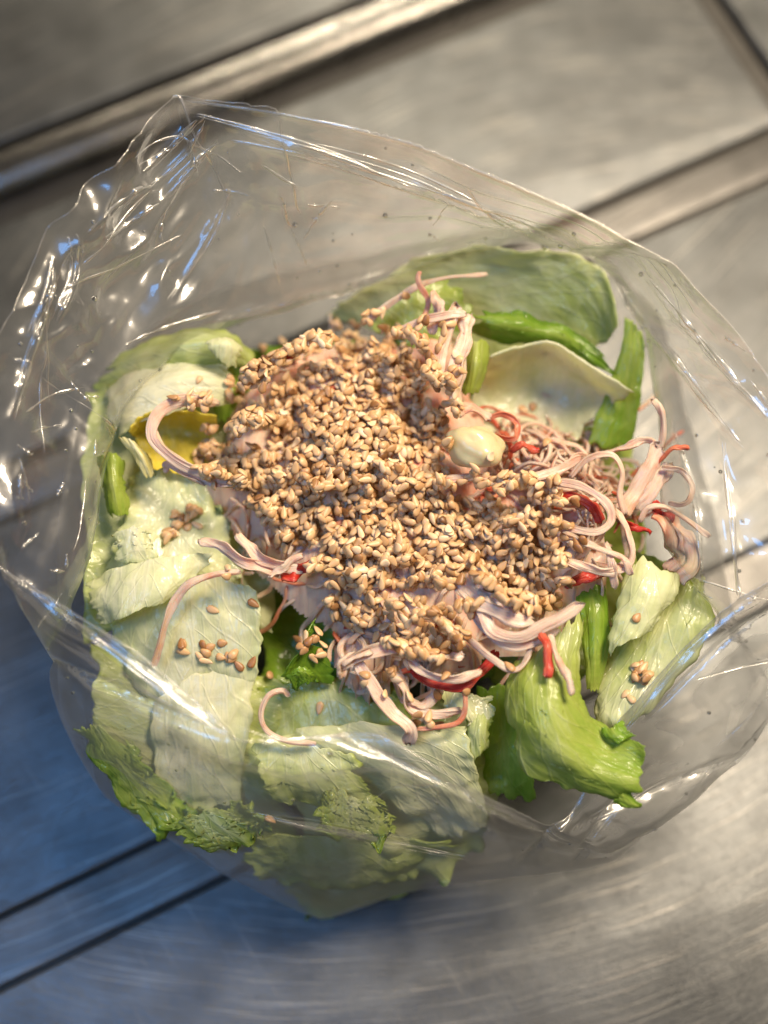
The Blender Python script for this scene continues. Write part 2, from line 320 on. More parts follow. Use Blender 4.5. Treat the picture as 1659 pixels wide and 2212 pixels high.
# ------------------------------------------------------------------ salad: lettuce leaves
occ = []                                  # points of everything opaque, for letting the seeds come to rest
def leaf(label, rows, g=(0.3, 0.5, 0.25), ruff=0.10, jag=0.06, th=0.07, seed=0, mat=None, nu=44, nv=58, wave=0.0, name='lettuce_leaf', rib=0.0, freq=1.1):
    """rows of (u, v, h) from stem to tip, columns from one margin to the other"""
    rows = np.array(rows, float)
    P = W(rows[..., 0], rows[..., 1], rows[..., 2])
    t = np.linspace(0, 1, nv); s = np.linspace(0, 1, nu)
    big_s, big_t = np.meshgrid(s, t)
    # ragged margins: pull the sampled domain in by noise along each side
    def edge(x, k): return 1.4 * jag * (0.5 + 0.5 * fbm(np.stack([x * 7.5, x * 0 + k * 3.7 + seed, x * 0], -1), 4, seed + k))
    e0, e1 = edge(t, 1), edge(t, 2); f0, f1 = edge(s, 3), edge(s, 4)
    ss = e0[:, None] + big_s * (1 - e0 - e1)[:, None]; tt = f0[None] + big_t * (1 - f0 - f1)[None]
    C = np.stack([cr(P[r], s2) for r, s2 in zip(range(len(P)), [np.linspace(0, 1, 61)] * len(P))])   # rows, 61, 3
    D = cr(C, np.linspace(0, 1, 81))                                                             # 81, 61, 3
    a = np.clip(tt * 80, 0, 79.999); bq = np.clip(ss * 60, 0, 59.999); ia, ib = a.astype(int), bq.astype(int); fa, fb = (a - ia)[..., None], (bq - ib)[..., None]
    X = (D[ia, ib] * (1 - fb) + D[ia, ib + 1] * fb) * (1 - fa) + (D[ia + 1, ib] * (1 - fb) + D[ia + 1, ib + 1] * fb) * fa
    def normals(X):
        du = np.gradient(X, axis=1); dv = np.gradient(X, axis=0); n = np.cross(du, dv); n /= np.linalg.norm(n, axis=-1, keepdims=True) + 1e-9
        return n
    n = normals(X)
    ed = np.minimum(np.minimum(big_s, 1 - big_s), 1 - big_t) * 2; ed = np.clip(1 - ed, 0, 1) ** 2
    amp = ruff * (0.35 + 1.5 * ed)
    X = X + n * (amp * fbm(X * freq, 3, seed))[..., None] + n * (wave * ed ** 2 * np.sin(X[..., 0] * 5.1 + X[..., 1] * 6.3 + 3 * vnoise(X * 0.8, seed + 9)))[..., None]
    X = X + n * (0.016 * fbm(np.stack([ss * 10, tt * 2.5, ss * 0], -1), 2, seed + 4) + 0.024 * fbm(X * 2.2, 2, seed + 6))[..., None]
    n = normals(X)
    T = 0.55 * th * (1 + rib * np.exp(-((big_s - 0.5) / 0.12) ** 2) * (1 - big_t)) * (0.35 + 0.65 * np.clip((1 - ed) * 3, 0, 1))
    X1, X2 = X + n * T[..., None] / 2, X - n * T[..., None] / 2
    N0 = nu * nv
    q1 = grid_quads(nv, nu); q2 = grid_quads(nv, nu, N0, True)
    bd = np.concatenate([np.arange(nu), np.arange(1, nv) * nu + nu - 1, (nv - 1) * nu + np.arange(nu - 2, -1, -1), np.arange(nv - 2, 0, -1) * nu])
    b2 = np.roll(bd, -1); qs = np.stack([b2, bd, bd + N0, b2 + N0], -1)
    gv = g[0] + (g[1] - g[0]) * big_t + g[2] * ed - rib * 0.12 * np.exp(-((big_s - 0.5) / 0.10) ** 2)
    L = np.linalg.norm(np.diff(X[:, nu // 2], axis=0), axis=-1).sum(); Wd = np.linalg.norm(np.diff(X[nv // 2], axis=0), axis=-1).sum()
    uv = np.stack([ss * Wd / 4, tt * L / 4], -1).reshape(-1, 2) + seed * 0.37
    V = np.concatenate([X1.reshape(-1, 3), X2.reshape(-1, 3)])
    occ.append((V, None))
    me = mesh_from(name, V, [q1, q2, qs], np.concatenate([uv, uv]), {'g': np.concatenate([gv.ravel()] * 2)}, uv2=np.concatenate([np.stack([ss * max(Wd, .8) / 3.2 + .5 - max(Wd, .8) / 6.4, tt * L / 5], -1).reshape(-1, 2)] * 2))
    return obj(name, me, mat or M_LET, label=label, cat='lettuce leaf', group='torn lettuce leaves in the bag')

#LEAVES_BEGIN
# leaves lining the bag, low down
leaf('deep green lettuce leaf lining the bag at the lower left', [[(185, 1360, 5.9), (165, 1560, 5.2), (290, 1760, 3.8)], [(400, 1400, 5.4), (380, 1620, 5.0), (450, 1850, 3.2)], [(640, 1480, 4.9), (640, 1700, 4.6), (700, 1880, 2.8)]], (0.36, 0.26, 0.2), 0.16, 0.08, seed=41, wave=.05)
leaf('dull green lettuce leaf lining the bag at the bottom', [[(560, 1480, 4.9), (600, 1700, 4.6), (620, 1890, 3.0)], [(860, 1500, 5.0), (880, 1720, 4.7), (860, 1930, 2.8)], [(1080, 1500, 4.8), (1090, 1680, 4.4), (1060, 1870, 3.0)]], (0.3, 0.3, 0.15), 0.16, 0.08, seed=42, wave=.05)
leaf('pale ruffled lettuce end touching the counter below the bag', [[(600, 1880, 1.2), (700, 1850, 1.2), (960, 1840, 1.4)], [(620, 1940, .8), (740, 1920, .9), (960, 1890, 1.2)], [(660, 1990, .5), (720, 1985, .5), (900, 1925, .9)]], (0.3, 0.4, 0.2), 0.12, 0.10, seed=43, wave=.08)
leaf('green lettuce leaf lining the left wall of the bag', [[(170, 820, 6.0), (165, 1080, 6.0), (165, 1400, 5.8)], [(300, 800, 6.0), (290, 1080, 5.7), (300, 1400, 5.4)], [(460, 820, 5.6), (450, 1080, 5.3), (480, 1400, 5.2)], [(600, 900, 5.2), (590, 1100, 5.0), (600, 1380, 5.0)]], (0.34, 0.12, 0.15), 0.14, 0.06, seed=44)
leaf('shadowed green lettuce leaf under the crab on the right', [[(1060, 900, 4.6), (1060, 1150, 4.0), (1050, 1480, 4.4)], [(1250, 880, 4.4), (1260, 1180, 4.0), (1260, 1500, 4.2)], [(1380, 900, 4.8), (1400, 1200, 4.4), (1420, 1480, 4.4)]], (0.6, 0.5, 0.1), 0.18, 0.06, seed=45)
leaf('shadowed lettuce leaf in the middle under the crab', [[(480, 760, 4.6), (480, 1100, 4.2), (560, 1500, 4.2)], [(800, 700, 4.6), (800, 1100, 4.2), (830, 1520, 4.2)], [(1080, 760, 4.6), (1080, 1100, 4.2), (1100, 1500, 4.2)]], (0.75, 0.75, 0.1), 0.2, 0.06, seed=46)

# back right
leaf('large translucent green leaf standing against the back of the bag',
     [[(690, 680, 5.0), (740, 640, 5.6), (860, 570, 6.2), (1010, 530, 6.8)], [(800, 720, 4.8), (880, 650, 5.4), (1000, 580, 6.2), (1120, 528, 7.0)],
      [(920, 760, 4.6), (1020, 690, 5.2), (1130, 600, 6.2), (1230, 540, 7.0)], [(1010, 820, 4.6), (1130, 750, 5.2), (1240, 660, 6.2), (1322, 590, 7.0)],
      [(1080, 900, 4.6), (1200, 850, 5.0), (1290, 770, 6.0), (1342, 720, 6.8)]], (0.24, 0.42, 0.06), 0.08, 0.04, seed=1, th=.06, rib=0)
leaf('narrow green leaf strip standing at the back right beside the slit',
     [[(1350, 672, 7.0), (1372, 690, 6.9), (1392, 724, 6.8)], [(1338, 760, 6.6), (1364, 770, 6.6), (1392, 790, 6.5)], [(1300, 860, 6.2), (1340, 870, 6.2), (1384, 870, 6.1)], [(1262, 965, 5.8), (1310, 975, 5.8), (1366, 970, 5.7)]], (0.62, 0.62, 0.1), 0.05, 0.05, seed=2)
leaf('bright green curled leaf edge at the back right above the cream leaf',
     [[(990, 720, 6.6), (1010, 690, 7.3), (1040, 676, 7.2)], [(1050, 742, 6.6), (1070, 700, 7.4), (1090, 676, 7.2)], [(1130, 752, 6.5), (1140, 712, 7.3), (1150, 678, 7.1)], [(1220, 772, 6.4), (1225, 735, 7.0), (1215, 700, 6.9)], [(1330, 850, 6.2), (1330, 815, 6.4), (1310, 775, 6.6)]], (0.72, 0.72, 0.25), 0.10, 0.10, seed=3, wave=.07)
leaf('small pale green stem beside the heap of seeds at its upper right',
     [[(1002, 738, 7.3), (1030, 730, 7.6), (1062, 742, 7.2)], [(1000, 790, 7.2), (1026, 790, 7.6), (1050, 795, 7.1)], [(1000, 850, 7.0), (1014, 855, 7.2), (1030, 850, 6.9)]], (0.5, 0.55, 0.1), 0.04, 0.06, seed=4, th=.12)
leaf('cream hollow leaf at the back right above the red crab shreds',
     [[(1050, 765, 7.2), (1120, 742, 7.3), (1190, 736, 7.3), (1280, 785, 7.1), (1372, 852, 6.9)], [(1028, 820, 6.0), (1110, 810, 5.8), (1190, 805, 5.7), (1270, 840, 5.9), (1330, 880, 6.2)],
      [(1010, 880, 5.6), (1090, 880, 5.4), (1170, 880, 5.2), (1230, 895, 5.4), (1270, 915, 5.8)], [(1000, 940, 5.8), (1080, 950, 5.6), (1150, 950, 5.4), (1200, 950, 5.4), (1245, 955, 5.6)]], (0.06, 0.12, 0.06), 0.06, 0.03, seed=5, th=.10)
leaf('yellow green leaf tucked behind the crab at the top of the heap',
     [[(790, 700, 6.6), (860, 640, 6.9), (960, 590, 7.0)], [(830, 740, 6.4), (900, 680, 6.8), (1010, 640, 6.8)], [(890, 780, 6.4), (960, 740, 6.6), (1040, 700, 6.6)]], (0.42, 0.5, 0.15), 0.10, 0.06, seed=6)
# upper left
leaf('translucent green leaf arching at the upper left rim of the salad',
     [[(180, 860, 5.4), (220, 800, 5.8), (300, 750, 6.0)], [(300, 830, 6.4), (330, 760, 6.8), (370, 715, 6.4)], [(420, 800, 6.7), (430, 740, 7.2), (440, 704, 6.8)], [(520, 800, 6.5), (515, 750, 7.0), (500, 716, 6.6)], [(545, 820, 6.2), (545, 790, 6.4), (538, 765, 6.3)]], (0.46, 0.36, 0.12), 0.07, 0.06, seed=7)
leaf('folded yellowish leaf flap hanging in the upper left leaf',
     [[(440, 738, 7.5), (490, 728, 7.5), (535, 752, 7.2)], [(445, 752, 7.6), (490, 745, 7.7), (525, 770, 7.3)], [(460, 762, 7.5), (480, 790, 7.4), (510, 800, 7.1)]], (0.12, 0.22, 0.1), 0.025, 0.08, seed=8)
leaf('dark olive leaf hollow between the left cream leaf and the seeds',
     [[(430, 800, 6.5), (470, 760, 6.7), (540, 770, 6.6)], [(450, 850, 6.2), (500, 820, 6.2), (545, 830, 6.2)], [(470, 920, 5.9), (500, 910, 5.8), (540, 900, 5.8)]], (0.62, 0.66, 0.1), 0.06, 0.06, seed=9)
leaf('wide cream leaf rib curving at the left of the heap of seeds',
     [[(250, 960, 6.4), (230, 900, 6.3), (215, 850, 5.8)], [(310, 920, 6.8), (300, 850, 7.0), (290, 800, 6.5)], [(390, 890, 6.9), (380, 820, 7.2), (370, 775, 6.8)], [(460, 880, 6.8), (455, 820, 7.1), (450, 776, 6.8)], [(510, 870, 6.5), (510, 830, 6.7), (500, 792, 6.6)]], (0.02, 0.02, 0.14), 0.09, 0.05, seed=10, th=.12)
leaf('yellow inner heart leaf curled into a cup at the left',
     [[(262, 930, 7.1), (310, 890, 7.3), (390, 880, 7.1), (480, 900, 6.9)], [(285, 950, 6.3), (330, 925, 6.2), (400, 925, 6.0), (470, 940, 6.1)], [(300, 985, 6.6), (345, 970, 6.2), (410, 980, 6.0), (470, 985, 6.2)], [(318, 1008, 6.9), (360, 1020, 6.5), (420, 1040, 6.2), (480, 1030, 6.2)]], (0.34, 0.30, 0.0), 0.05, 0.05, seed=11, mat=M_LETY)
leaf('pale torn leaf tip pointing down beside the yellow heart leaf',
     [[(250, 940, 7.2), (275, 945, 7.3), (300, 965, 7.2)], [(285, 985, 7.2), (305, 985, 7.3), (325, 985, 7.2)], [(315, 1035, 7.0), (325, 1035, 7.0), (335, 1030, 7.0)]], (0.10, 0.12, 0.05), 0.04, 0.06, seed=12, mat=M_LETY)
leaf('green leaf fold standing at the left edge of the salad',
     [[(205, 985, 6.8), (240, 975, 7.1), (275, 990, 6.8)], [(215, 1050, 6.6), (245, 1050, 7.0), (280, 1050, 6.7)], [(230, 1120, 6.4), (255, 1120, 6.7), (285, 1110, 6.5)]], (0.62, 0.62, 0.1), 0.06, 0.08, seed=13)
leaf('yellowish pale leaf left of the heap under the small seed cluster',
     [[(270, 1020, 6.0), (380, 1000, 6.0), (500, 1010, 5.8)], [(260, 1100, 6.1), (380, 1090, 6.0), (500, 1100, 5.8)], [(230, 1180, 6.2), (370, 1180, 6.1), (520, 1190, 5.8)], [(220, 1240, 6.0), (370, 1250, 5.9), (540, 1260, 5.6)]], (0.20, 0.14, 0.10), 0.16, 0.07, seed=14)
leaf('small torn cream leaf corner at the left under the film',
     [[(235, 1150, 6.8), (290, 1130, 7.0), (330, 1150, 6.8)], [(240, 1180, 6.8), (290, 1180, 6.9), (340, 1190, 6.7)], [(250, 1215, 6.6), (300, 1220, 6.6), (350, 1215, 6.5)]], (0.10, 0.12, 0.15), 0.08, 0.12, seed=15)
leaf('rounded cream leaf lobe at the lower left below the seed cluster',
     [[(190, 1250, 6.4), (280, 1215, 6.8), (370, 1195, 6.9), (470, 1190, 6.7)], [(180, 1310, 6.4), (270, 1275, 7.0), (360, 1260, 7.1), (440, 1250, 6.8)], [(200, 1360, 6.2), (270, 1335, 6.9), (330, 1315, 7.0), (390, 1290, 6.8)]], (0.10, 0.06, 0.14), 0.10, 0.06, seed=16, th=.09)
leaf('pale glossy leaf at the lower left carrying scattered seeds',
     [[(230, 1360, 6.1), (350, 1270, 6.4), (470, 1235, 6.6), (560, 1270, 6.5)], [(250, 1430, 5.8), (360, 1360, 6.2), (470, 1330, 6.4), (574, 1340, 6.3)], [(280, 1500, 5.4), (370, 1440, 5.9), (480, 1420, 6.1), (572, 1415, 6.0)], [(340, 1560, 5.2), (410, 1530, 5.5), (480, 1510, 5.6), (556, 1500, 5.5)]], (0.16, 0.08, 0.12), 0.11, 0.05, seed=17, th=.09)
leaf('whitish translucent stem leaf behind the front film at lower left',
     [[(330, 1500, 5.6), (430, 1450, 5.9), (555, 1400, 5.9)], [(320, 1590, 5.3), (430, 1560, 5.7), (548, 1540, 5.6)], [(330, 1690, 4.8), (430, 1670, 5.1), (535, 1660, 5.0)], [(360, 1760, 4.2), (440, 1765, 4.4), (528, 1750, 4.4)]], (0.02, 0.16, 0.10), 0.08, 0.06, seed=18, th=.12)
leaf('green ruffled leaf edge along the lower left of the bag',
     [[(160, 1555, 5.5), (200, 1560, 5.9), (260, 1570, 5.9)], [(205, 1660, 5.1), (260, 1650, 5.5), (330, 1650, 5.5)], [(280, 1760, 4.5), (330, 1730, 4.9), (400, 1720, 4.9)], [(380, 1840, 4.1), (420, 1800, 4.5), (470, 1770, 4.5)]], (0.50, 0.58, 0.2), 0.12, 0.14, seed=19, wave=.08)
leaf('bright green ruffle with one seed near the bottom of the bag',
     [[(340, 1780, 4.9), (450, 1745, 5.6), (530, 1690, 6.0)], [(380, 1810, 4.9), (475, 1780, 5.5), (560, 1735, 5.9)], [(430, 1832, 4.7), (515, 1808, 5.3), (582, 1770, 5.7)], [(470, 1855, 4.4), (550, 1832, 5.0), (600, 1790, 5.4)]], (0.48, 0.46, 0.2), 0.12, 0.16, seed=20, wave=.08)
# bottom middle
leaf('large cream leaf at the bottom with a diagonal rib',
     [[(560, 1600, 5.2), (700, 1560, 5.6), (860, 1560, 5.9), (1030, 1570, 6.1)], [(660, 1650, 5.2), (780, 1620, 5.8), (920, 1610, 6.1), (1030, 1620, 6.1)], [(780, 1700, 5.0), (880, 1680, 5.5), (970, 1670, 5.7), (1040, 1680, 5.6)], [(880, 1760, 4.6), (950, 1745, 5.0), (1010, 1740, 5.1), (1054, 1745, 5.0)], [(960, 1830, 4.0), (1000, 1815, 4.3), (1030, 1800, 4.4), (1054, 1780, 4.5)]], (0.18, 0.02, 0.12), 0.11, 0.05, seed=21, th=.09)
leaf('green leaf under the curled crab strand at the lower middle',
     [[(550, 1480, 5.2), (700, 1460, 5.4), (880, 1470, 5.3)], [(560, 1550, 5.0), (720, 1530, 5.4), (900, 1540, 5.4)], [(570, 1630, 4.8), (730, 1620, 5.2), (920, 1610, 5.3)]], (0.50, 0.35, 0.1), 0.08, 0.05, seed=22)
leaf('pale green leaf with ragged lower edge left of the cream leaf at the bottom',
     [[(540, 1600, 5.7), (650, 1600, 5.8), (770, 1620, 5.7)], [(545, 1680, 5.5), (670, 1680, 5.6), (810, 1700, 5.4)], [(580, 1740, 5.0), (700, 1755, 5.1), (860, 1765, 5.0)]], (0.22, 0.3, 0.25), 0.10, 0.10, seed=23, wave=.08)
leaf('bright green torn leaf tips near the bottom of the bag',
     [[(660, 1700, 5.5), (760, 1700, 5.6), (880, 1730, 5.5)], [(670, 1760, 5.3), (760, 1765, 5.5), (870, 1785, 5.3)], [(680, 1815, 4.9), (765, 1832, 5.0), (850, 1830, 4.9)]], (0.30, 0.46, 0.25), 0.12, 0.20, seed=24, wave=.10)
leaf('dull leaf seen through the film along the bottom edge',
     [[(470, 1800, 4.0), (700, 1800, 4.2), (1000, 1800, 4.2)], [(500, 1855, 3.4), (720, 1860, 3.6), (1000, 1850, 3.6)], [(560, 1905, 2.6), (740, 1920, 2.6), (960, 1895, 2.8)]], (0.4, 0.35, 0.2), 0.14, 0.10, seed=25, wave=.06)
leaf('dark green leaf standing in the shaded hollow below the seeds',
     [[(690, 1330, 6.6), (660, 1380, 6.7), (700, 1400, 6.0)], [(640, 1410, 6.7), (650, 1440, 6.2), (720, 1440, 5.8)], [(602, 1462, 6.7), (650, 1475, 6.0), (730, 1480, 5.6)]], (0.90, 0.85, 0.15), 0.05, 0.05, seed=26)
leaf('curled dark green leaf tip with wet shine in the hollow',
     [[(610, 1470, 6.5), (640, 1440, 6.8), (680, 1445, 6.6)], [(625, 1472, 6.5), (655, 1455, 6.8), (690, 1462, 6.5)], [(640, 1474, 6.3), (660, 1472, 6.5), (690, 1478, 6.3)]], (0.80, 0.75, 0.2), 0.10, 0.12, seed=27, wave=.07)
leaf('yellow green leaf edge between the cream leaf and the front green leaf',
     [[(1000, 1520, 6.2), (1040, 1530, 6.3), (1075, 1540, 6.2)], [(1000, 1580, 6.2), (1035, 1580, 6.4), (1062, 1575, 6.2)], [(1010, 1650, 5.9), (1035, 1640, 6.0), (1058, 1610, 5.9)]], (0.42, 0.42, 0.15), 0.07, 0.08, seed=28)
leaf('pale leaf corner with a torn point beside the red tipped shred',
     [[(940, 1480, 6.2), (1000, 1490, 6.3), (1070, 1500, 6.2)], [(960, 1530, 6.3), (1010, 1535, 6.4), (1070, 1545, 6.3)], [(1010, 1560, 6.3), (1025, 1572, 6.4), (1045, 1565, 6.3)]], (0.20, 0.16, 0.1), 0.06, 0.08, seed=29)
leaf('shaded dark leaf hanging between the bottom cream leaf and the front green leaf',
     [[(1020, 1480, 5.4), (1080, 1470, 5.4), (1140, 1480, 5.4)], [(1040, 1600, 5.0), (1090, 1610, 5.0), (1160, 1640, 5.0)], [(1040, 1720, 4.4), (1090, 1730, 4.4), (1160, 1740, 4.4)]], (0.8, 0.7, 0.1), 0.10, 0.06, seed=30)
# right front
leaf('bright green front leaf spilling out to the lower right with a frilled tip',
     [[(1110, 1440, 6.9), (1180, 1360, 7.1), (1235, 1315, 7.2), (1275, 1290, 7.0)], [(1080, 1470, 6.9), (1150, 1450, 7.5), (1215, 1430, 7.5), (1262, 1420, 7.1)], [(1094, 1560, 6.8), (1155, 1540, 7.6), (1215, 1510, 7.6), (1262, 1490, 7.0)],
      [(1130, 1650, 6.6), (1190, 1610, 7.5), (1245, 1570, 7.4), (1285, 1530, 6.9)], [(1215, 1712, 6.6), (1260, 1660, 7.3), (1295, 1610, 7.1), (1325, 1565, 6.9)], [(1310, 1738, 6.8), (1345, 1690, 7.3), (1365, 1640, 7.2), (1380, 1595, 7.2)], [(1370, 1752, 6.9), (1390, 1705, 7.2), (1400, 1660, 7.3), (1408, 1610, 7.4)]], (0.44, 0.60, 0.10), 0.05, 0.08, seed=31, nu=50, nv=80, wave=.05, rib=0.0)
leaf('thin frilled hook at the tip of the front green leaf',
     [[(1320, 1735, 6.9), (1340, 1715, 7.1), (1360, 1700, 7.1)], [(1350, 1748, 6.9), (1365, 1738, 7.0), (1375, 1728, 7.0)], [(1385, 1750, 6.8), (1388, 1745, 6.9), (1392, 1738, 6.9)]], (0.66, 0.72, 0.1), 0.05, 0.06, seed=32)
leaf('dark green leaf stem between the crab and the right pale leaf',
     [[(1240, 1290, 6.6), (1275, 1265, 6.7), (1310, 1260, 6.6)], [(1250, 1350, 6.6), (1285, 1340, 6.8), (1318, 1330, 6.6)], [(1262, 1420, 6.5), (1285, 1430, 6.6), (1312, 1430, 6.4)], [(1265, 1490, 6.3), (1282, 1500, 6.3), (1300, 1490, 6.2)]], (0.85, 0.6, 0.05), 0.04, 0.05, seed=33)
leaf('pale green wet leaf flap at the right below the crab strands',
     [[(1345, 1260, 6.9), (1385, 1200, 7.1), (1440, 1220, 7.1), (1484, 1245, 6.9)], [(1325, 1320, 6.9), (1375, 1280, 7.3), (1425, 1290, 7.3), (1470, 1290, 7.0)], [(1312, 1375, 6.8), (1360, 1345, 7.2), (1400, 1345, 7.2), (1440, 1330, 7.0)], [(1318, 1428, 6.7), (1345, 1400, 7.0), (1375, 1375, 7.1), (1410, 1360, 6.9)]], (0.26, 0.20, 0.08), 0.09, 0.07, seed=34)
leaf('broad pale green leaf at the right carrying a small seed cluster',
     [[(1330, 1330, 6.0), (1430, 1260, 6.2), (1500, 1240, 6.3), (1530, 1245, 6.2)], [(1300, 1420, 5.9), (1390, 1370, 6.1), (1480, 1320, 6.4), (1545, 1330, 6.3)], [(1280, 1500, 5.9), (1370, 1450, 6.1), (1450, 1420, 6.3), (1530, 1390, 6.2)], [(1275, 1560, 5.9), (1340, 1530, 6.2), (1410, 1500, 6.2), (1470, 1470, 6.0)], [(1290, 1600, 5.8), (1340, 1585, 6.0), (1370, 1560, 6.0), (1400, 1530, 5.8)]], (0.42, 0.22, 0.10), 0.11, 0.06, seed=35)
leaf('small green leaf behind the right crab strands at the film',
     [[(1360, 1180, 6.0), (1420, 1200, 6.0), (1500, 1240, 5.8)], [(1380, 1240, 5.8), (1450, 1260, 5.8), (1530, 1290, 5.6)], [(1400, 1320, 5.4), (1470, 1330, 5.4), (1540, 1350, 5.2)]], (0.5, 0.4, 0.1), 0.08, 0.06, seed=36)
leaf('curled dark frill at the notch of the front green leaf',
     [[(1290, 1565, 7.0), (1320, 1570, 7.2), (1345, 1545, 7.2)], [(1300, 1590, 7.1), (1330, 1590, 7.3), (1360, 1572, 7.3)], [(1320, 1600, 7.2), (1350, 1600, 7.3), (1380, 1590, 7.3)]], (0.74, 0.78, 0.1), 0.09, 0.10, seed=37, wave=.06)
#LEAVES_END

# ------------------------------------------------------------------ salad: shredded crab stick
def ribbon(P, w, t, n, redness, redside, twist, seed, m, taper, side=0.0, lift=0.0):
    x = np.linspace(0, 1, n); C = cr(P, x)
    C = C + 0.04 * np.stack([vnoise(np.stack([x * 4, x * 0 + k, x * 0 + seed], -1), seed) for k in (1.3, 5.7, 9.1)], -1)
    T = np.gradient(C, axis=0); T /= np.linalg.norm(T, axis=1, keepdims=True) + 1e-9
    up = np.array([0, 0, 1.0]); Sd = np.cross(T, up); Sd /= np.linalg.norm(Sd, axis=1, keepdims=True) + 1e-6
    for k in range(1, n):
        if Sd[k] @ Sd[k - 1] < 0: Sd[k] *= -1
    Nn = np.cross(Sd, T); Nn *= np.sign(Nn[:, 2:3].mean() + 1e-9)
    a = twist * np.sin(x * 5 + seed); ca, sa = np.cos(a)[:, None], np.sin(a)[:, None]
    Sd, Nn = Sd * ca + Nn * sa, Nn * ca - Sd * sa
    wander = 1 + 0.5 * vnoise(np.stack([x * 2.5, x * 0 + side, x * 0 + seed], -1), seed + 21)
    C = C + Sd * (side * wander)[:, None] + Nn * (lift + 0.03 * vnoise(np.stack([x * 3, x * 0 + side * 9, x * 0], -1), seed + 2))[:, None]
    ph = np.arange(m) / m * 2 * math.pi
    sgn = lambda z, e: np.sign(z) * np.abs(z) ** e
    cx, cyy = sgn(np.cos(ph), 0.8) / 2, sgn(np.sin(ph), 0.55) / 2
    env = np.clip(np.minimum(x, 1 - x) / taper, 0, 1) ** 0.5 * 0.6 + 0.4
    ww = w * env * (1 + 0.18 * vnoise(np.stack([x * 5, x * 0, x * 0 + seed * 1.7], -1), seed + 3)); tt = t * (0.5 + 0.5 * env)
    ww = ww[:, None] * (1 + 0.22 * vnoise(np.stack(np.broadcast_arrays(np.sign(cx)[None] * 4.0, x[:, None] * 9, x[:, None] * 0 + seed), -1), seed + 13))
    cup = (w * 0.5 * (vnoise(np.stack([x * 2.2, x * 0 + 3, x * 0 + seed], -1), seed + 17)))[:, None] * (2 * cx[None]) ** 2
    cup = cup + w * 0.16 * vnoise(np.stack(np.broadcast_arrays(cx[None] * 22, x[:, None] * 2.5, x[:, None] * 0 + seed), -1), seed + 23)
    gro = np.clip(1 + 0.5 * vnoise(np.stack(np.broadcast_arrays(np.cos(ph)[None] * (5 + 9 * w), np.sin(ph)[None] * 1.5 + seed, x[:, None] * 1.6), -1), seed + 7), 0.5, 1.5)
    V = C[:, None] + Sd[:, None] * (cx[None, :, None] * ww[..., None]) + Nn[:, None] * (cyy[None, :, None] * tt[:, None, None] * gro[..., None] + cup[..., None])
    cut = w * 0.3 * vnoise(np.stack([cx * 9, cx * 0 + seed, cx * 0], -1), seed + 31)
    V[0] -= T[0] * cut[:, None]; V[-1] += T[-1] * cut[:, None]; V[1] -= T[1] * cut[:, None] * .6; V[-2] += T[-2] * cut[:, None] * .6
    uv = np.stack(np.broadcast_arrays((ph / 6.28)[None], x[:, None] * len(P) * 0.6), -1).reshape(-1, 2) + seed * .13
    rd = np.broadcast_to(redness + redside * np.clip(cx[None] * 2, 0, 1) * (0.6 + 0.6 * vnoise(np.stack([x * 2, x * 0, x * 0 + seed], -1), 5))[:, None], (n, m)).ravel()
    return V.reshape(-1, 3), grid_quads(n, m, wrap=True), [np.arange(m)[None, ::-1], np.arange((n - 1) * m, n * m)[None]], uv, rd
def strand_mesh(P, w=0.22, t=0.11, n=40, redness=0.0, redside=0.0, twist=0.9, seed=0, m=12, name='crab_strand', taper=0.05, fib=0):
    """a shred: one flat ribbon, or a few fibres lying side by side when it is wide"""
    w = w * 0.76
    P = np.asarray(P, float); k = fib or (1 if w < 0.2 else max(1, int(round(w / 0.30)))); t = min(t, 0.12) * (0.62 if w > 0.13 else 0.85); m = 12 if w < 0.2 else 20; n = int(n * 1.4)
    Vs, Q, Cp, U, Rd, off = [], [], [], [], [], 0
    for i in range(k):
        sd = 0 if k == 1 else (i / (k - 1) - 0.5) * w * 0.8
        V, q, c, uv, rd = ribbon(P, w if k == 1 else w / k * (1.7 + 0.4 * ((i * 5 + seed) % 3 - 1)), t, n, redness, redside * (1 if k == 1 or i == k - 1 else 0.1), twist, seed + i * 0.37, m, taper, sd, 0.025 * ((i * 7) % 3 - 1))
        Vs.append(V); Q.append(q + off); Cp += [z + off for z in c]; U.append(uv + i * .31); Rd.append(rd); off += len(V)
    V = np.concatenate(Vs)
    return V, mesh_from(name, V, [np.concatenate(Q), np.concatenate(Cp)], np.concatenate(U), {'red': np.concatenate(Rd)})
def strand(label, pts, group=None, **kw):
    p = np.array(pts, float); V, me = strand_mesh(W(p[:, 0], p[:, 1], p[:, 2]), **kw)
    occ.append((V, None))
    return obj('crab_strand', me, M_CRAB, label=label, cat='crab shred', group=group or 'crab stick shreds')

BUMPS = [(760, 930, 8.4, 2.6), (720, 800, 7.9, 1.9), (850, 780, 7.9, 1.8), (900, 1000, 8.0, 2.0), (640, 1000, 7.8, 1.8), (800, 1130, 7.9, 2.2), (960, 1180, 7.7, 2.1), (1100, 1120, 7.6, 1.8),
         (1130, 1250, 7.5, 1.8), (860, 1290, 7.5, 1.8), (620, 1130, 7.3, 1.5), (960, 1360, 7.3, 1.4), (790, 1400, 7.1, 1.2), (1180, 990, 7.7, 1.6), (1110, 950, 7.35, 1.2), (1240, 1010, 7.85, 1.2), (575, 840, 7.6, 1.4), (555, 950, 7.5, 1.4), (570, 1060, 7.4, 1.3), (950, 860, 7.8, 1.4), (1180, 1090, 7.5, 1.3), (1180, 1290, 7.3, 1.2), (700, 1190, 7.5, 1.5), (640, 770, 7.6, 1.3), (470, 1000, 7.2, 0.9), (1280, 1080, 7.9, 1.5), (1300, 1190, 7.75, 1.4), (940, 720, 7.6, 1.3)]
BP = np.array([np.append(W(u, v, h)[:2], [h, r]) for u, v, h, r in BUMPS])
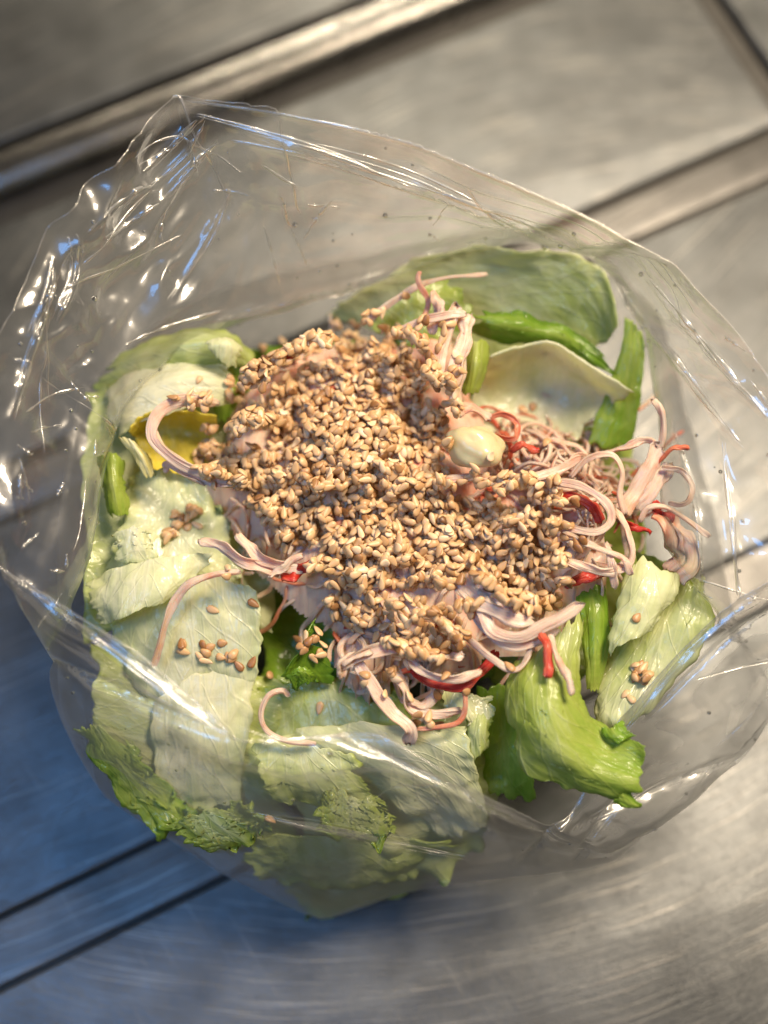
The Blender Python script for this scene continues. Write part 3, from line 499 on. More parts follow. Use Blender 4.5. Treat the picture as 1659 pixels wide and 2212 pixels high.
def HM(x, y):
    """top of the packed crab heap"""
    x = np.asarray(x, float)[..., None]; y = np.asarray(y, float)[..., None]
    d2 = ((x - BP[:, 0]) ** 2 + (y - BP[:, 1]) ** 2) / BP[:, 3] ** 2
    return 4.4 + np.log(np.exp(6 * (BP[:, 2] - 0.55 - 4.4) * np.exp(-d2 * 0.75) ).sum(-1)) / 6 - 0.35
# core of the heap
gx, gy = np.meshgrid(np.linspace(-4.6, 5.2, 150), np.linspace(-4.6, 5.6, 150)); hz = HM(gx, gy)
Vc = np.stack([gx, gy, hz + 0.05 * fbm(np.stack([gx * 2, gy * 2, gx * 0], -1), 3, 2)], -1)
keep = hz > 5.6
idx = -np.ones(hz.size, int); fl = keep.ravel(); idx[fl] = np.arange(fl.sum())
qq = grid_quads(150, 150); qq = idx[qq[(fl[qq]).all(1)]]
Vk = Vc.reshape(-1, 3)[fl]; occ.append((Vk, None))
obj('crab_clump', mesh_from('crab_clump', Vk, qq, Vk[:, :2] * 0.3, {'red': np.clip(0.1 + 0.35 * vnoise(Vk * 0.8, 4), 0, 1)}), M_CRAB,
    label='packed clump of shredded crab stick beneath the sesame seeds', cat='crab clump')
# loose shreds all over the heap
def heap(n, boxes, label, group, dz=(0.0, 0.5), ln=(1.2, 2.6), wr=(0.08, 0.22), seed=0, pred=0.2, curl=2.2):
    r = np.random.default_rng(seed)
    for k in range(n):
        u0, v0, u1, v1 = boxes[r.integers(len(boxes))]
        u, v = r.uniform(u0, u1), r.uniform(v0, v1)
        p = W(u, v, 7.0)[:2]; ang = r.uniform(0, 6.28); L = r.uniform(*ln); step = L / 6; turn = r.normal(0, curl) / 6; pts = []
        off = r.uniform(*dz)
        for i in range(7):
            z = float(HM(p[0], p[1])) + off + 0.16 * math.sin(i * 1.3 + k)
            pts.append([p[0], p[1], max(z, 5.2)]); p = p + step * np.array([math.cos(ang), math.sin(ang)]); ang += turn + r.normal(0, 0.25)
        red = r.random() < pred
        wk = r.uniform(*wr)
        rv = (0.75 if r.random() < 0.5 else 0.45) if red else r.uniform(0, 0.12)
        look = ('hair thin' if wk < 0.10 else 'narrow' if wk < 0.15 else 'broad') + (' red' if rv > 0.6 else ' orange' if rv > 0.3 else ' pale pink' if rv > 0.06 else ' whitish')
        mu, mv_ = np.mean([PJ(q_) for q_ in pts], 0); place = ('upper' if mv_ < (v0 + v1) / 2 else 'lower') + (' left' if mu < (u0 + u1) / 2 else ' right')
        V, me = strand_mesh(pts, wk, r.uniform(0.06, 0.10), 30, rv, 0.5 if r.random() < 0.25 else 0, seed=k + seed * 100)
        occ.append((V, None)); obj('crab_strand', me, M_CRAB, label=label % (look, place), cat='crab shred', group=group)
heap(60, [(560, 720, 1000, 1100), (640, 1050, 1200, 1350), (700, 1200, 1000, 1420)], '%s crab shred half buried under the seeds, %s part', 'crab shreds under the seeds', (-0.15, 0.08), seed=1)
heap(85, [(1120, 900, 1300, 1060), (1210, 960, 1340, 1250)], '%s crab shred in the tangle right of the seeds, %s part', 'crab shreds in the right tangle', (0.0, 0.55), (1.2, 3.2), (0.07, 0.17), seed=2, pred=0.06, curl=4.0)
heap(40, [(1070, 890, 1230, 1010)], '%s crab shred in the tangle below the cream leaf, %s part', 'orange crab shreds', (0.0, 0.45), (0.8, 2.0), (0.07, 0.16), seed=3, pred=0.28, curl=3.0)
heap(26, [(720, 1330, 1020, 1450)], '%s crab shred fanning out below the seeds, %s part', 'crab shreds at the lower edge of the heap', (0.0, 0.25), (1.2, 2.4), (0.06, 0.22), seed=4, pred=0.12)
heap(16, [(520, 1120, 620, 1240), (560, 1050, 640, 1180)], '%s crab shred at the heap\'s lower left edge, %s part', 'crab shreds at the lower left of the heap', (0.0, 0.25), (1.0, 2.0), (0.06, 0.2), seed=5, pred=0.25)
#STRANDS_BEGIN
st = strand
st('long pale shred arcing across the left end above the yellow leaf', [(470, 870, 7.4), (400, 868, 7.7), (345, 890, 7.8), (330, 940, 7.7), (370, 985, 7.6), (430, 1020, 7.5), (500, 1040, 7.4)], w=.40, t=.16, n=60, seed=1)
st('second pale shred lying along the left arc just below it', [(330, 920, 7.5), (350, 970, 7.5), (400, 1010, 7.45), (450, 1035, 7.4), (520, 1045, 7.3)], w=.34, t=.15, seed=2, redside=.2)
st('short pink shred stub left of the heap below the left arc', [(350, 1010, 7.2), (380, 1012, 7.35), (440, 1045, 7.3)], w=.22, seed=3)
st('pale violet shred reaching up right from the top of the heap', [(790, 700, 7.4), (850, 650, 7.6), (905, 612, 7.8), (970, 596, 7.9), (1050, 588, 7.8)], w=.24, t=.10, n=60, seed=4)
st('brown tipped upright shred at the very top of the salad', [(915, 700, 7.8), (925, 650, 8.0), (905, 610, 8.2), (908, 585, 8.3)], w=.16, seed=5, redness=.35)
st('pair of pink shreds leaning above the heap, upper one', [(930, 720, 7.9), (945, 670, 8.1), (935, 630, 8.2)], w=.36, t=.12, seed=6, redness=.1)
st('wide pink shred slab at the upper right of the seeds', [(1000, 672, 8.1), (990, 700, 8.15), (975, 760, 8.15), (955, 830, 8.05)], w=.62, t=.16, n=50, seed=7, twist=.25)
st('pink shred crossing the slab at the top right', [(850, 715, 7.8), (900, 695, 8.1), (960, 680, 8.3), (1005, 675, 8.3)], w=.26, seed=8, twist=.3)
st('pink shred running down the right edge of the upper heap', [(995, 720, 8.0), (990, 800, 7.9), (985, 860, 7.7), (1000, 900, 7.6)], w=.34, t=.14, seed=9, twist=.3)
st('thin orange shred curving beside the wide pink slab', [(880, 720, 8.0), (912, 728, 8.15), (925, 760, 8.1)], w=.12, redness=.5, seed=10)
st('orange pink shred lying above the pale chunk', [(985, 880, 7.6), (1020, 885, 7.6), (1060, 905, 7.5)], w=.36, seed=11, redness=.25)
st('red shred end poking out at the upper left of the seeds', [(540, 830, 7.5), (550, 795, 7.7), (590, 772, 7.75), (640, 765, 7.7)], w=.34, t=.14, redness=1, seed=12)
st('red shred end at the left edge of the seeds', [(505, 915, 7.4), (530, 905, 7.55), (570, 915, 7.5)], w=.30, redness=1, seed=13)
st('orange shred at the upper edge of the seeds', [(650, 745, 7.6), (680, 728, 7.75), (720, 735, 7.7)], w=.22, redness=.55, seed=14)
st('bright red shred in a ring among the right tangle', [(1205, 1080, 7.6), (1240, 1075, 7.75), (1280, 1095, 7.75), (1300, 1130, 7.6)], w=.36, t=.12, redness=.95, seed=15, twist=.2)
st('white looped shred ringing the red one at the right', [(1205, 1040, 7.8), (1260, 1055, 8.0), (1310, 1090, 8.05), (1320, 1125, 8.0), (1290, 1150, 7.95), (1240, 1145, 7.85), (1205, 1125, 7.7)], w=.26, t=.12, n=60, seed=16, twist=.3)
st('white shred loop above the right tangle', [(1235, 1030, 7.7), (1270, 990, 7.9), (1320, 985, 8.0), (1345, 1020, 7.95), (1340, 1070, 7.8), (1350, 1110, 7.6)], w=.20, t=.12, n=60, seed=17)
st('pale shred sweeping along the lower right of the tangle', [(1220, 1165, 7.6), (1290, 1180, 7.8), (1345, 1200, 7.8), (1365, 1240, 7.6)], w=.22, seed=18)
st('pale looped shred at the right end of the tangle', [(1330, 1100, 7.6), (1360, 1140, 7.8), (1368, 1190, 7.7), (1345, 1230, 7.6), (1300, 1235, 7.6)], w=.22, n=50, seed=19)
st('greyish shred end pointing down at the right tangle', [(1310, 1170, 7.7), (1325, 1220, 7.7), (1328, 1270, 7.4)], w=.24, seed=20)
st('pink shred hanging over the lower edge of the right tangle', [(1215, 1200, 7.6), (1270, 1225, 7.7), (1320, 1235, 7.7), (1360, 1215, 7.5)], w=.3, seed=21, redside=.25)
st('dark red shred below the right tangle', [(1220, 1265, 7.1), (1260, 1250, 7.25), (1310, 1238, 7.2)], w=.36, redness=.95, seed=22)
st('red shred stub right of the tangle', [(1350, 1130, 7.3), (1380, 1142, 7.4), (1408, 1150, 7.3)], w=.26, redness=1, seed=23)
st('tall grey pink shred standing up at the far right', [(1425, 1000, 7.4), (1432, 940, 7.8), (1428, 890, 8.0), (1412, 862, 8.1)], w=.22, t=.12, seed=24)
st('red tipped shred pointing right at the far right', [(1420, 1000, 7.5), (1440, 975, 7.7), (1465, 968, 7.8), (1490, 970, 7.8)], w=.16, redness=.7, seed=25)
st('brownish shred bridging to the far right cluster', [(1300, 980, 7.2), (1350, 965, 7.5), (1395, 952, 7.6), (1430, 975, 7.6)], w=.22, seed=26, redness=.15)
st('thick pink shred trunk of the far right cluster', [(1340, 1110, 7.1), (1375, 1060, 7.3), (1405, 1010, 7.5), (1430, 965, 7.6)], w=.52, t=.2, seed=27, twist=.2, redside=.3)
st('second pink shred of the far right cluster beneath the trunk', [(1370, 1100, 7.0), (1400, 1070, 7.2), (1430, 1030, 7.3), (1450, 1000, 7.4)], w=.46, t=.18, seed=28, twist=.2)
st('grey translucent shred ring at the far right', [(1430, 1010, 7.5), (1475, 1020, 7.6), (1498, 1055, 7.6), (1480, 1085, 7.5), (1440, 1090, 7.4)], w=.18, n=50, seed=29)
st('pale shred arching over the red block at the far right', [(1385, 1130, 7.2), (1400, 1095, 7.45), (1440, 1095, 7.5), (1490, 1125, 7.6), (1532, 1158, 7.6)], w=.18, n=50, seed=30)
st('red block of crab stick at the far right', [(1410, 1095, 7.2), (1432, 1105, 7.3), (1450, 1130, 7.2)], w=.4, t=.25, redness=1, seed=31)
st('curved pink crab stick piece hanging at the far right', [(1425, 1110, 7.1), (1460, 1150, 7.2), (1475, 1200, 7.0), (1450, 1240, 6.7)], w=.62, t=.3, n=40, seed=32, redside=.5, redness=.15)
st('white shred bundle sweeping to a point at the right front', [(980, 1260, 7.7), (1030, 1300, 7.8), (1060, 1360, 7.8), (1120, 1375, 7.8), (1190, 1345, 7.9), (1255, 1303, 8.0)], w=.36, t=.16, n=70, seed=33, twist=.4)
st('white shred curving under the pointed bundle', [(1010, 1290, 7.5), (1050, 1360, 7.6), (1100, 1395, 7.6), (1150, 1385, 7.6), (1200, 1350, 7.6)], w=.34, t=.14, n=60, seed=34)
st('folded pink crab flap above the pointed bundle', [(1010, 1240, 7.8), (1040, 1280, 7.9), (1090, 1310, 7.9), (1150, 1320, 7.8)], w=.62, t=.16, n=50, seed=35, twist=.3, redside=.15)
st('grey pink shred hanging into the bright green leaf', [(1000, 1370, 7.4), (1060, 1420, 7.5), (1110, 1445, 7.5), (1140, 1420, 7.5), (1145, 1380, 7.4)], w=.22, t=.12, n=50, seed=36)
st('bright red shred dangling over the front green leaf', [(1165, 1360, 7.8), (1182, 1390, 7.95), (1188, 1430, 7.95), (1182, 1462, 7.9)], w=.28, t=.09, redness=.9, seed=37, taper=.02, twist=.1, fib=1)
st('pink shred dangling beside the red one on the front leaf', [(1185, 1370, 7.8), (1205, 1420, 7.9), (1225, 1460, 7.9), (1230, 1500, 7.85)], w=.26, t=.12, seed=38, taper=.05, redness=.12)
st('large dark red shred curving under the lower heap', [(890, 1448, 7.1), (940, 1475, 7.1), (1000, 1478, 7.1), (1045, 1450, 7.15), (1070, 1410, 7.1)], w=.32, t=.12, redness=.95, n=50, seed=39, twist=.2)
st('pale shred lying above the large dark red one', [(880, 1425, 7.3), (930, 1455, 7.4), (990, 1465, 7.4), (1040, 1445, 7.4)], w=.26, n=40, seed=40)
st('wide pale shred band sweeping left at the bottom of the heap', [(1000, 1420, 7.3), (930, 1415, 7.4), (860, 1400, 7.4), (790, 1410, 7.4), (730, 1440, 7.3)], w=.40, t=.14, n=60, seed=41)
st('pale shred end folding down at the bottom left of the heap', [(800, 1400, 7.45), (760, 1418, 7.5), (735, 1440, 7.4), (740, 1465, 7.1)], w=.30, n=40, seed=42)
st('thick pale shred trailing down to the bottom leaf', [(770, 1430, 7.2), (810, 1490, 7.1), (850, 1540, 6.9), (885, 1575, 6.8), (880, 1605, 6.5)], w=.42, t=.16, n=60, seed=43, twist=.3)
st('second pale shred trailing beside the thick one', [(850, 1440, 7.1), (880, 1490, 7.0), (890, 1530, 6.8), (960, 1545, 6.7), (1000, 1540, 6.6)], w=.34, t=.14, n=50, seed=44)
st('pale shred lying flat below the dark red one', [(960, 1470, 6.9), (940, 1505, 6.8), (900, 1525, 6.75), (870, 1510, 6.8)], w=.36, n=40, seed=45)
st('thin orange shred curling at the bottom of the trailing shreds', [(1000, 1490, 7.0), (1005, 1530, 6.9), (985, 1560, 6.8), (940, 1572, 6.75), (900, 1575, 6.7)], w=.14, t=.10, redness=.42, n=50, seed=46)
st('pink hook shaped shred on the lower left leaf', [(626, 1505, 6.2), (610, 1495, 6.3), (580, 1505, 6.35), (562, 1545, 6.3), (575, 1580, 6.2), (620, 1600, 6.1), (680, 1606, 6.0)], w=.17, t=.13, n=70, seed=47)
st('long pink shred bending down over the lower left leaf', [(520, 1235, 7.4), (460, 1240, 7.4), (400, 1265, 7.3), (365, 1320, 7.0), (345, 1390, 6.6), (335, 1440, 6.3)], w=.26, t=.13, n=70, seed=48, redness=.08)
st('wide pink shred lying left from the lower heap', [(600, 1240, 7.3), (540, 1215, 7.4), (480, 1180, 7.4), (430, 1160, 7.2)], w=.36, t=.16, n=50, seed=49, redness=.1)
st('pale shred at the lower left edge of the heap', [(660, 1230, 7.3), (600, 1220, 7.4), (550, 1190, 7.4), (520, 1150, 7.3)], w=.34, n=40, seed=50, redside=.4)
st('red shred in the shade at the lower left of the heap', [(605, 1250, 7.2), (640, 1235, 7.35), (680, 1215, 7.35)], w=.36, redness=1, seed=51)
st('pale shred corner beside the shaded red one', [(580, 1245, 7.4), (615, 1225, 7.5), (650, 1195, 7.5)], w=.24, seed=52)
st('white shred over the dark hollow of the lower heap', [(840, 1290, 7.5), (900, 1320, 7.6), (960, 1340, 7.6), (1000, 1380, 7.5)], w=.26, n=40, seed=53)
st('orange shred loop below the cream leaf', [(1050, 910, 7.4), (1090, 895, 7.55), (1120, 915, 7.55), (1110, 945, 7.5), (1065, 940, 7.4)], w=.18, redness=.6, n=40, seed=54)
st('red shred in the middle of the orange tangle', [(1105, 970, 7.5), (1135, 960, 7.65), (1165, 975, 7.6)], w=.26, redness=.9, seed=55)
st('pink shred rope under the pale chunk', [(960, 1040, 7.5), (1030, 1030, 7.6), (1110, 1035, 7.7), (1200, 1020, 7.7), (1260, 990, 7.6)], w=.32, t=.16, n=50, seed=56, redness=.14)
#STRANDS_END
# pale vegetable chunk
ph, th_ = np.meshgrid(np.linspace(0, 2 * math.pi, 40, endpoint=False), np.linspace(0, math.pi, 24))
dirs = np.stack([np.sin(th_) * np.cos(ph), np.sin(th_) * np.sin(ph), np.cos(th_)], -1)
rr = 1 + 0.22 * fbm(dirs * 1.1, 2, 8)
ck = dirs * np.array([0.66, 0.50, 0.42]) * rr[..., None]
ck = ck @ np.array([[math.cos(-.2), math.sin(-.2), 0], [-math.sin(-.2), math.cos(-.2), 0], [0, 0, 1]]) + W(1022, 968, 7.75)
Vk = ck.reshape(-1, 3); occ.append((Vk, None))
M_CHUNK = plain('pale_vegetable', (0.52, 0.45, 0.25), 0.5, 0.0, **{'Subsurface Weight': 0.5, 'Subsurface Scale': 0.004, 'Coat Weight': 0.4, 'Coat Roughness': 0.12})
obj('vegetable_chunk', mesh_from('vegetable_chunk', Vk, grid_quads(24, 40, wrap=True)), M_CHUNK, label='smooth pale yellow chunk at the right edge of the seeds', cat='vegetable')

# ------------------------------------------------------------------ sesame seeds, dropped onto what lies below
def seed_mesh_arrays(k, m=10, n=9):
    r = np.random.default_rng(100 + k)
    x = np.linspace(-1, 1, n); prof = np.sqrt(np.clip(1 - x ** 2, 0, 1)) * (1 - 0.38 * x); prof[0] = prof[-1] = 0.10
    a = np.arange(m) / m * 2 * math.pi
    L, Wd, T = 0.148 * r.uniform(.82, 1.14), 0.088 * r.uniform(.80, 1.14), 0.040 * r.uniform(.85, 1.2)
    V = np.stack([np.broadcast_to(x[:, None] * L, (n, m)), prof[:, None] * np.cos(a) * Wd, prof[:, None] * np.sin(a) * T], -1)
    V = V + 0.003 * fbm(V * 9 + k, 1, k)[..., None]
    V[..., 2] += 0.02 * r.normal() * (V[..., 0] / L) ** 2
    tip = np.broadcast_to(np.clip((x - 0.6) / 0.4, 0, 1)[:, None], (n, m)) * (1.0 if r.random() < 0.4 else 0.25)
    q = grid_quads(n, m, wrap=True)
    return V.reshape(-1, 3), q, [np.arange(m)[None, ::-1], np.arange((n - 1) * m, n * m)[None]], tip.ravel(), (L, Wd, T)
NV = 32
SV = [seed_mesh_arrays(k) for k in range(NV)]
tones = np.array([.62, .70, .55, .78, .66, .50, .84, .60, .72, .45, .90, .64, .36, .68, .76, .20]); tones = np.clip(-0.03 + np.concatenate([tones, tones + np.random.default_rng(2).normal(0, .08, 16)]), 0.05, 1)
CELL = 0.028; X0, Y0, X1, Y1 = -7.5, -8.0, 7.5, 7.5
NX, NY = int((X1 - X0) / CELL), int((Y1 - Y0) / CELL)
Hm = np.full((NX, NY), -1.0)
for V, _ in occ:
    ix = ((V[:, 0] - X0) / CELL).astype(int); iy = ((V[:, 1] - Y0) / CELL).astype(int)
    ok = (ix >= 0) & (ix < NX) & (iy >= 0) & (iy < NY)
    np.maximum.at(Hm, (ix[ok], iy[ok]), V[ok, 2])
for _ in range(6):                          # close the gaps between sampled points
    hole = Hm < 4.0
    nb = np.max([np.roll(Hm, s_, a_) for s_ in (1, -1) for a_ in (0, 1)], axis=0)
    Hm = np.where(hole, nb, Hm)
_b = Hm.copy()
for s_, a_ in ((1, 0), (-1, 0), (1, 1), (-1, 1)): _b = np.maximum(_b, np.roll(Hm, s_, a_) - 0.02)
Hm = _b
ID = np.full((NX, NY), -1, int)
seeds = []
def drop(u, v, r, flat=0.11, group='heap'):
    h = 7.6
    for _ in range(4):
        p = W(u, v, h); ix, iy = int((p[0] - X0) / CELL), int((p[1] - Y0) / CELL)
        if not (8 < ix < NX - 8 and 8 < iy < NY - 8): return
        h = Hm[ix, iy]
        if h < 3.0: return
    k = int(r.integers(NV)) if r.random() > 0.25 else int(r.integers(4))
    if group not in ('heap', 'cup', 'slab', 'right tangle') and r.random() < 0.45: k = int(r.choice([9, 12, 15, 12]))
    L, Wd, T = SV[k][4]; yaw = r.uniform(0, 6.283)
    e = 5
    gxh = np.clip((Hm[ix + e, iy] - Hm[ix - e, iy]) / (2 * e * CELL), -1.0, 1.0); gyh = np.clip((Hm[ix, iy + e] - Hm[ix, iy - e]) / (2 * e * CELL), -1.0, 1.0)
    nrm = np.array([-gxh * 0.8 + r.normal(0, flat), -gyh * 0.8 + r.normal(0, flat), 1.0]); nrm /= np.linalg.norm(nrm)
    fx = np.array([math.cos(yaw), math.sin(yaw), 0]); fx -= nrm * (fx @ nrm); fx /= np.linalg.norm(fx); fy = np.cross(nrm, fx)
    R = np.stack([fx, fy, nrm], 1)
    a, bq = np.meshgrid(np.linspace(-.9, .9, 13), np.linspace(-.85, .85, 9)); ok = a ** 2 + bq ** 2 < 1; a, bq = a[ok], bq[ok]; c = np.sqrt(1 - a ** 2 - bq ** 2)
    up = np.stack([a * L, bq * Wd, c * T], -1) @ R.T; lo = np.stack([a * L, bq * Wd, -c * T], -1) @ R.T
    jx = ((p[0] + lo[:, 0] - X0) / CELL).astype(int); jy = ((p[1] + lo[:, 1] - Y0) / CELL).astype(int)
    gap = Hm[jx, jy] - lo[:, 2]
    z = np.quantile(gap, 0.66)
    if z > h + 0.22: z = h + 0.16
    kx = ((p[0] + up[:, 0] - X0) / CELL).astype(int); ky = ((p[1] + up[:, 1] - Y0) / CELL).astype(int); zz = z + up[:, 2]
    n_ = len(seeds); w = zz > Hm[kx, ky]
    Hm[kx[w], ky[w]] = zz[w]; ID[kx[w], ky[w]] = n_
    seeds.append((k, np.array([p[0], p[1], z]), R, group))
def inpoly(u, v, P):
    P = np.asarray(P); x0, y0 = P[:, 0], P[:, 1]; x1, y1 = np.roll(x0, -1), np.roll(y0, -1)
    c = ((y0 > v) != (y1 > v)) & (u < (x1 - x0) * (v - y0) / (y1 - y0 + 1e-9) + x0); return c.sum() % 2 == 1
def spread(P, n, r, **kw):
    P = np.asarray(P, float); lo, hi = P.min(0), P.max(0); k = 0
    while k < n:
        u, v = r.uniform(lo[0], hi[0]), r.uniform(lo[1], hi[1])
        if inpoly(u, v, P): drop(u, v, r, **kw); k += 1
#SEEDS_BEGIN
r = np.random.default_rng(21)
MAIN = [(512, 820), (560, 770), (620, 735), (700, 720), (780, 705), (860, 715), (925, 750), (985, 830), (995, 880), (962, 930), (970, 1000), (955, 1040), (1000, 1062), (1060, 1050), (1130, 1040), (1195, 1040), (1215, 1090),
        (1200, 1150), (1215, 1220), (1222, 1290), (1160, 1330), (1080, 1300), (1020, 1250), (960, 1270), (880, 1270), (790, 1270), (720, 1270), (665, 1225), (690, 1180), (600, 1180), (560, 1110), (500, 1060), (490, 990), (500, 930), (498, 870)]
LOW = [(690, 1260), (780, 1280), (900, 1290), (1000, 1300), (1030, 1340), (1000, 1400), (960, 1430), (880, 1420), (790, 1375), (720, 1340)]
LEFT = [(415, 975), (450, 955), (500, 960), (520, 1050), (470, 1040), (420, 1020)]
spread(MAIN, 3200, r); spread(LOW, 215, r); spread(LEFT, 75, r)
spread([(395, 880), (430, 855), (475, 865), (480, 930), (440, 945), (395, 930)], 30, r, group='cup')
spread([(370, 1105), (420, 1090), (445, 1120), (430, 1150), (385, 1155), (360, 1190), (350, 1180)], 22, r, group='left cluster')
spread([(1345, 1440), (1385, 1430), (1405, 1465), (1370, 1480)], 13, r, group='right cluster')
spread([(360, 1385), (450, 1380), (540, 1410), (580, 1440), (500, 1445), (400, 1425)], 17, r, group='lower left')
spread([(640, 1380), (690, 1370), (710, 1420), (650, 1430)], 14, r, group='hollow')
spread([(1200, 1060), (1290, 1090), (1270, 1200), (1200, 1200)], 9, r, group='right tangle')
spread([(880, 690), (990, 690), (1000, 820), (940, 760)], 14, r, group='slab')
spread([(770, 1440), (1020, 1430), (1010, 1590), (880, 1560), (770, 1500)], 20, r, group='trailing')
STRAY = ['above the left seed cup', 'on the olive leaf beside the heap', 'topmost of all on the film behind the heap', 'above the top of the heap', 'just right above the top of the heap', 'dark one on the pale violet shred', 'on the glossy lower left leaf under the long shred', 'at the right edge of the lower left leaf', 'on the wide pink shred at lower left', 'below the wide pink shred at lower left', 'on the bright green ruffle at the bottom', 'on the green leaf by the hook shaped shred', 'right one in the cream hollow leaf', 'left one in the cream hollow leaf', 'below the right leaf cluster', 'lowest below the right leaf cluster', 'on the pale wet flap at right', 'on the tip of the pointed white bundle', 'hanging on the grey pink shred above the front leaf', 'beside the pale chunk', 'among the orange tangle']
for si, (u, v) in enumerate([(430, 820), (495, 828), (780, 580), (806, 657), (860, 665), (877, 683), (460, 1318), (548, 1305), (490, 1225), (500, 1270), (585, 1770), (690, 1530), (1150, 880), (1130, 885), (1350, 1500), (1362, 1510), (1375, 1335), (1205, 1310), (1100, 1440), (1060, 985), (1180, 955)]):
    drop(u, v, r, group='stray %d' % si)
#SEEDS_END
GROUPS = {'heap': ('toasted sesame seed in the big heap on top of the salad', 'sesame seeds of the big heap'),
          'cup': ('sesame seed in the cluster held by the yellow heart leaf', 'sesame seeds in the yellow leaf'),
          'left cluster': ('sesame seed in the small cluster left of the big heap', 'sesame seeds in the left cluster'),
          'right cluster': ('sesame seed in the little cluster on the right pale leaf', 'sesame seeds on the right leaf'),
          'lower left': ('sesame seed scattered on the glossy lower left leaf', 'sesame seeds on the lower left leaf'),
          'hollow': ('sesame seed in the dark green hollow below the heap', 'sesame seeds in the hollow'),
          'right tangle': ('sesame seed stuck among the right tangle of crab shreds', 'sesame seeds in the crab tangle'),
          'slab': ('sesame seed on the wide pink crab slab at the top', 'sesame seeds on the crab slab'),
          'trailing': ('sesame seed on the crab shreds trailing below the heap', 'sesame seeds on the trailing shreds'),
          'stray': ('single stray sesame seed away from any cluster', 'stray sesame seeds')}
vis = np.bincount(ID[ID >= 0], minlength=len(seeds)).astype(float)
score = vis + np.array([1000 if s_[3].startswith('stray') else 60 if s_[3] != 'heap' else 0 for s_ in seeds])
order = np.argsort(-score); chosen = set(order[:300].tolist())
seed_me = []
for k in range(NV):
    V, q, caps, tip, _ = SV[k]
    me = mesh_from('sesame_seed', V, [q] + caps, None, {'tone': np.full(len(V), tones[k]), 'tip': tip}); me.materials.append(M_SEED); seed_me.append(me)
from mathutils import Matrix
mv, mq, mt, mc, mtip = [], [], [], [], []; off = 0
for i, (k, p, R, gname) in enumerate(seeds):
    if i in chosen:
        if gname.startswith('stray'): lb, gp = 'single stray sesame seed ' + STRAY[int(gname.split()[1])], 'stray sesame seeds'
        else:
            lb, gp = GROUPS[gname]; tn = tones[k]; hue = 'dark brown' if tn < .35 else 'brown' if tn < .58 else 'tan' if tn < .72 else 'pale'
            lb = lb.replace('toasted ', '').replace('sesame seed', hue + ' sesame seed', 1)
            if gname == 'heap':
                su, sv = PJ(p); lb += ', ' + ('upper' if sv < 900 else 'middle' if sv < 1120 else 'lower') + (' left' if su < 680 else ' centre' if su < 900 else ' right') + ' part'
        o = bpy.data.objects.new('sesame_seed', seed_me[k]); col.objects.link(o)
        M4 = np.eye(4); M4[:3, :3] = R; M4[:3, 3] = p * S
        o.matrix_world = Matrix(M4.tolist()); o['label'] = lb; o['category'] = 'sesame seed'; o['group'] = gp
    elif vis[i] > 0 or i % 2:
        V, q, caps, tip, _ = SV[k]
        mv.append(V @ R.T + p); mq.append(q + off); mc += [c + off for c in caps]; mt.append(np.full(len(V), np.clip(tones[k] + rng.normal(0, .09), .05, 1))); mtip.append(tip); off += len(V)
me = mesh_from('sesame_seeds', np.concatenate(mv), [np.concatenate(mq), np.concatenate(mc)], None, {'tone': np.concatenate(mt), 'tip': np.concatenate(mtip)})
obj('sesame_seeds', me, M_SEED, label='mass of toasted sesame seeds filling the heap between the larger ones', cat='sesame seeds', kind='stuff')

# ------------------------------------------------------------------ the plastic bag
#BAG_BEGIN
RIM = [(370, 203, 11), (600, 235, 11.5), (900, 300, 11.5), (1250, 452, 11), (1450, 570, 10.5), (1620, 750, 10), (1780, 980, 9.5), (1780, 1190, 9.2), (1560, 1325, 8.2), (1340, 1560, 6.6), (1215, 1800, 6.2),
       (1000, 1690, 8), (820, 1590, 8.2), (620, 1600, 8.3), (490, 1592, 8.5), (280, 1405, 9), (0, 1230, 9.5), (-60, 1000, 10), (-20, 760, 10.5), (50, 600, 10.5), (130, 470, 11)]
MIDR = [(440, 420, 9), (620, 440, 9), (880, 430, 9.2), (1170, 490, 9), (1370, 560, 8.7), (1490, 730, 8.5), (1570, 960, 8.3), (1660, 1200, 8.2), (1740, 1420, 7.0), (1600, 1640, 5.4), (1300, 1835, 5.0),
        (1050, 1760, 7.6), (840, 1660, 7.9), (630, 1680, 7.9), (440, 1640, 8.0), (200, 1460, 8.4), (20, 1300, 8.8), (60, 1080, 8.9), (110, 880, 8.8), (170, 740, 8.8), (260, 620, 8.8)]
CON = [(520, 690, 6.5), (640, 640, 6.5), (850, 575, 6.5), (1080, 522, 6.6), (1270, 545, 6.8), (1390, 690, 6.8), (1420, 930, 6.8), (1440, 1180, 7.2), (1660, 1470, 5.6), (1560, 1665, 4.4), (1320, 1850, 4.0),
       (1090, 1820, 6.2), (860, 1740, 6.6), (640, 1760, 6.6), (420, 1690, 6.6), (180, 1530, 7), (90, 1390, 7.5), (200, 1180, 7.5), (230, 1000, 7.3), (270, 880, 7), (380, 770, 6.8)]
BEL = [(440, 640, 3.5), (600, 590, 3.5), (840, 540, 3.5), (1060, 500, 3.5), (1270, 540, 3.5), (1420, 690, 3.5), (1500, 930, 3.5), (1560, 1180, 3.5), (1600, 1430, 3.0), (1490, 1640, 2.8), (1320, 1840, 2.4),
       (1130, 1890, 2.6), (880, 1930, 2.2), (690, 1985, 1.8), (470, 1880, 2.4), (250, 1730, 3), (150, 1560, 3.4), (130, 1300, 3.8), (140, 1050, 3.8), (180, 860, 3.8), (300, 730, 3.6)]
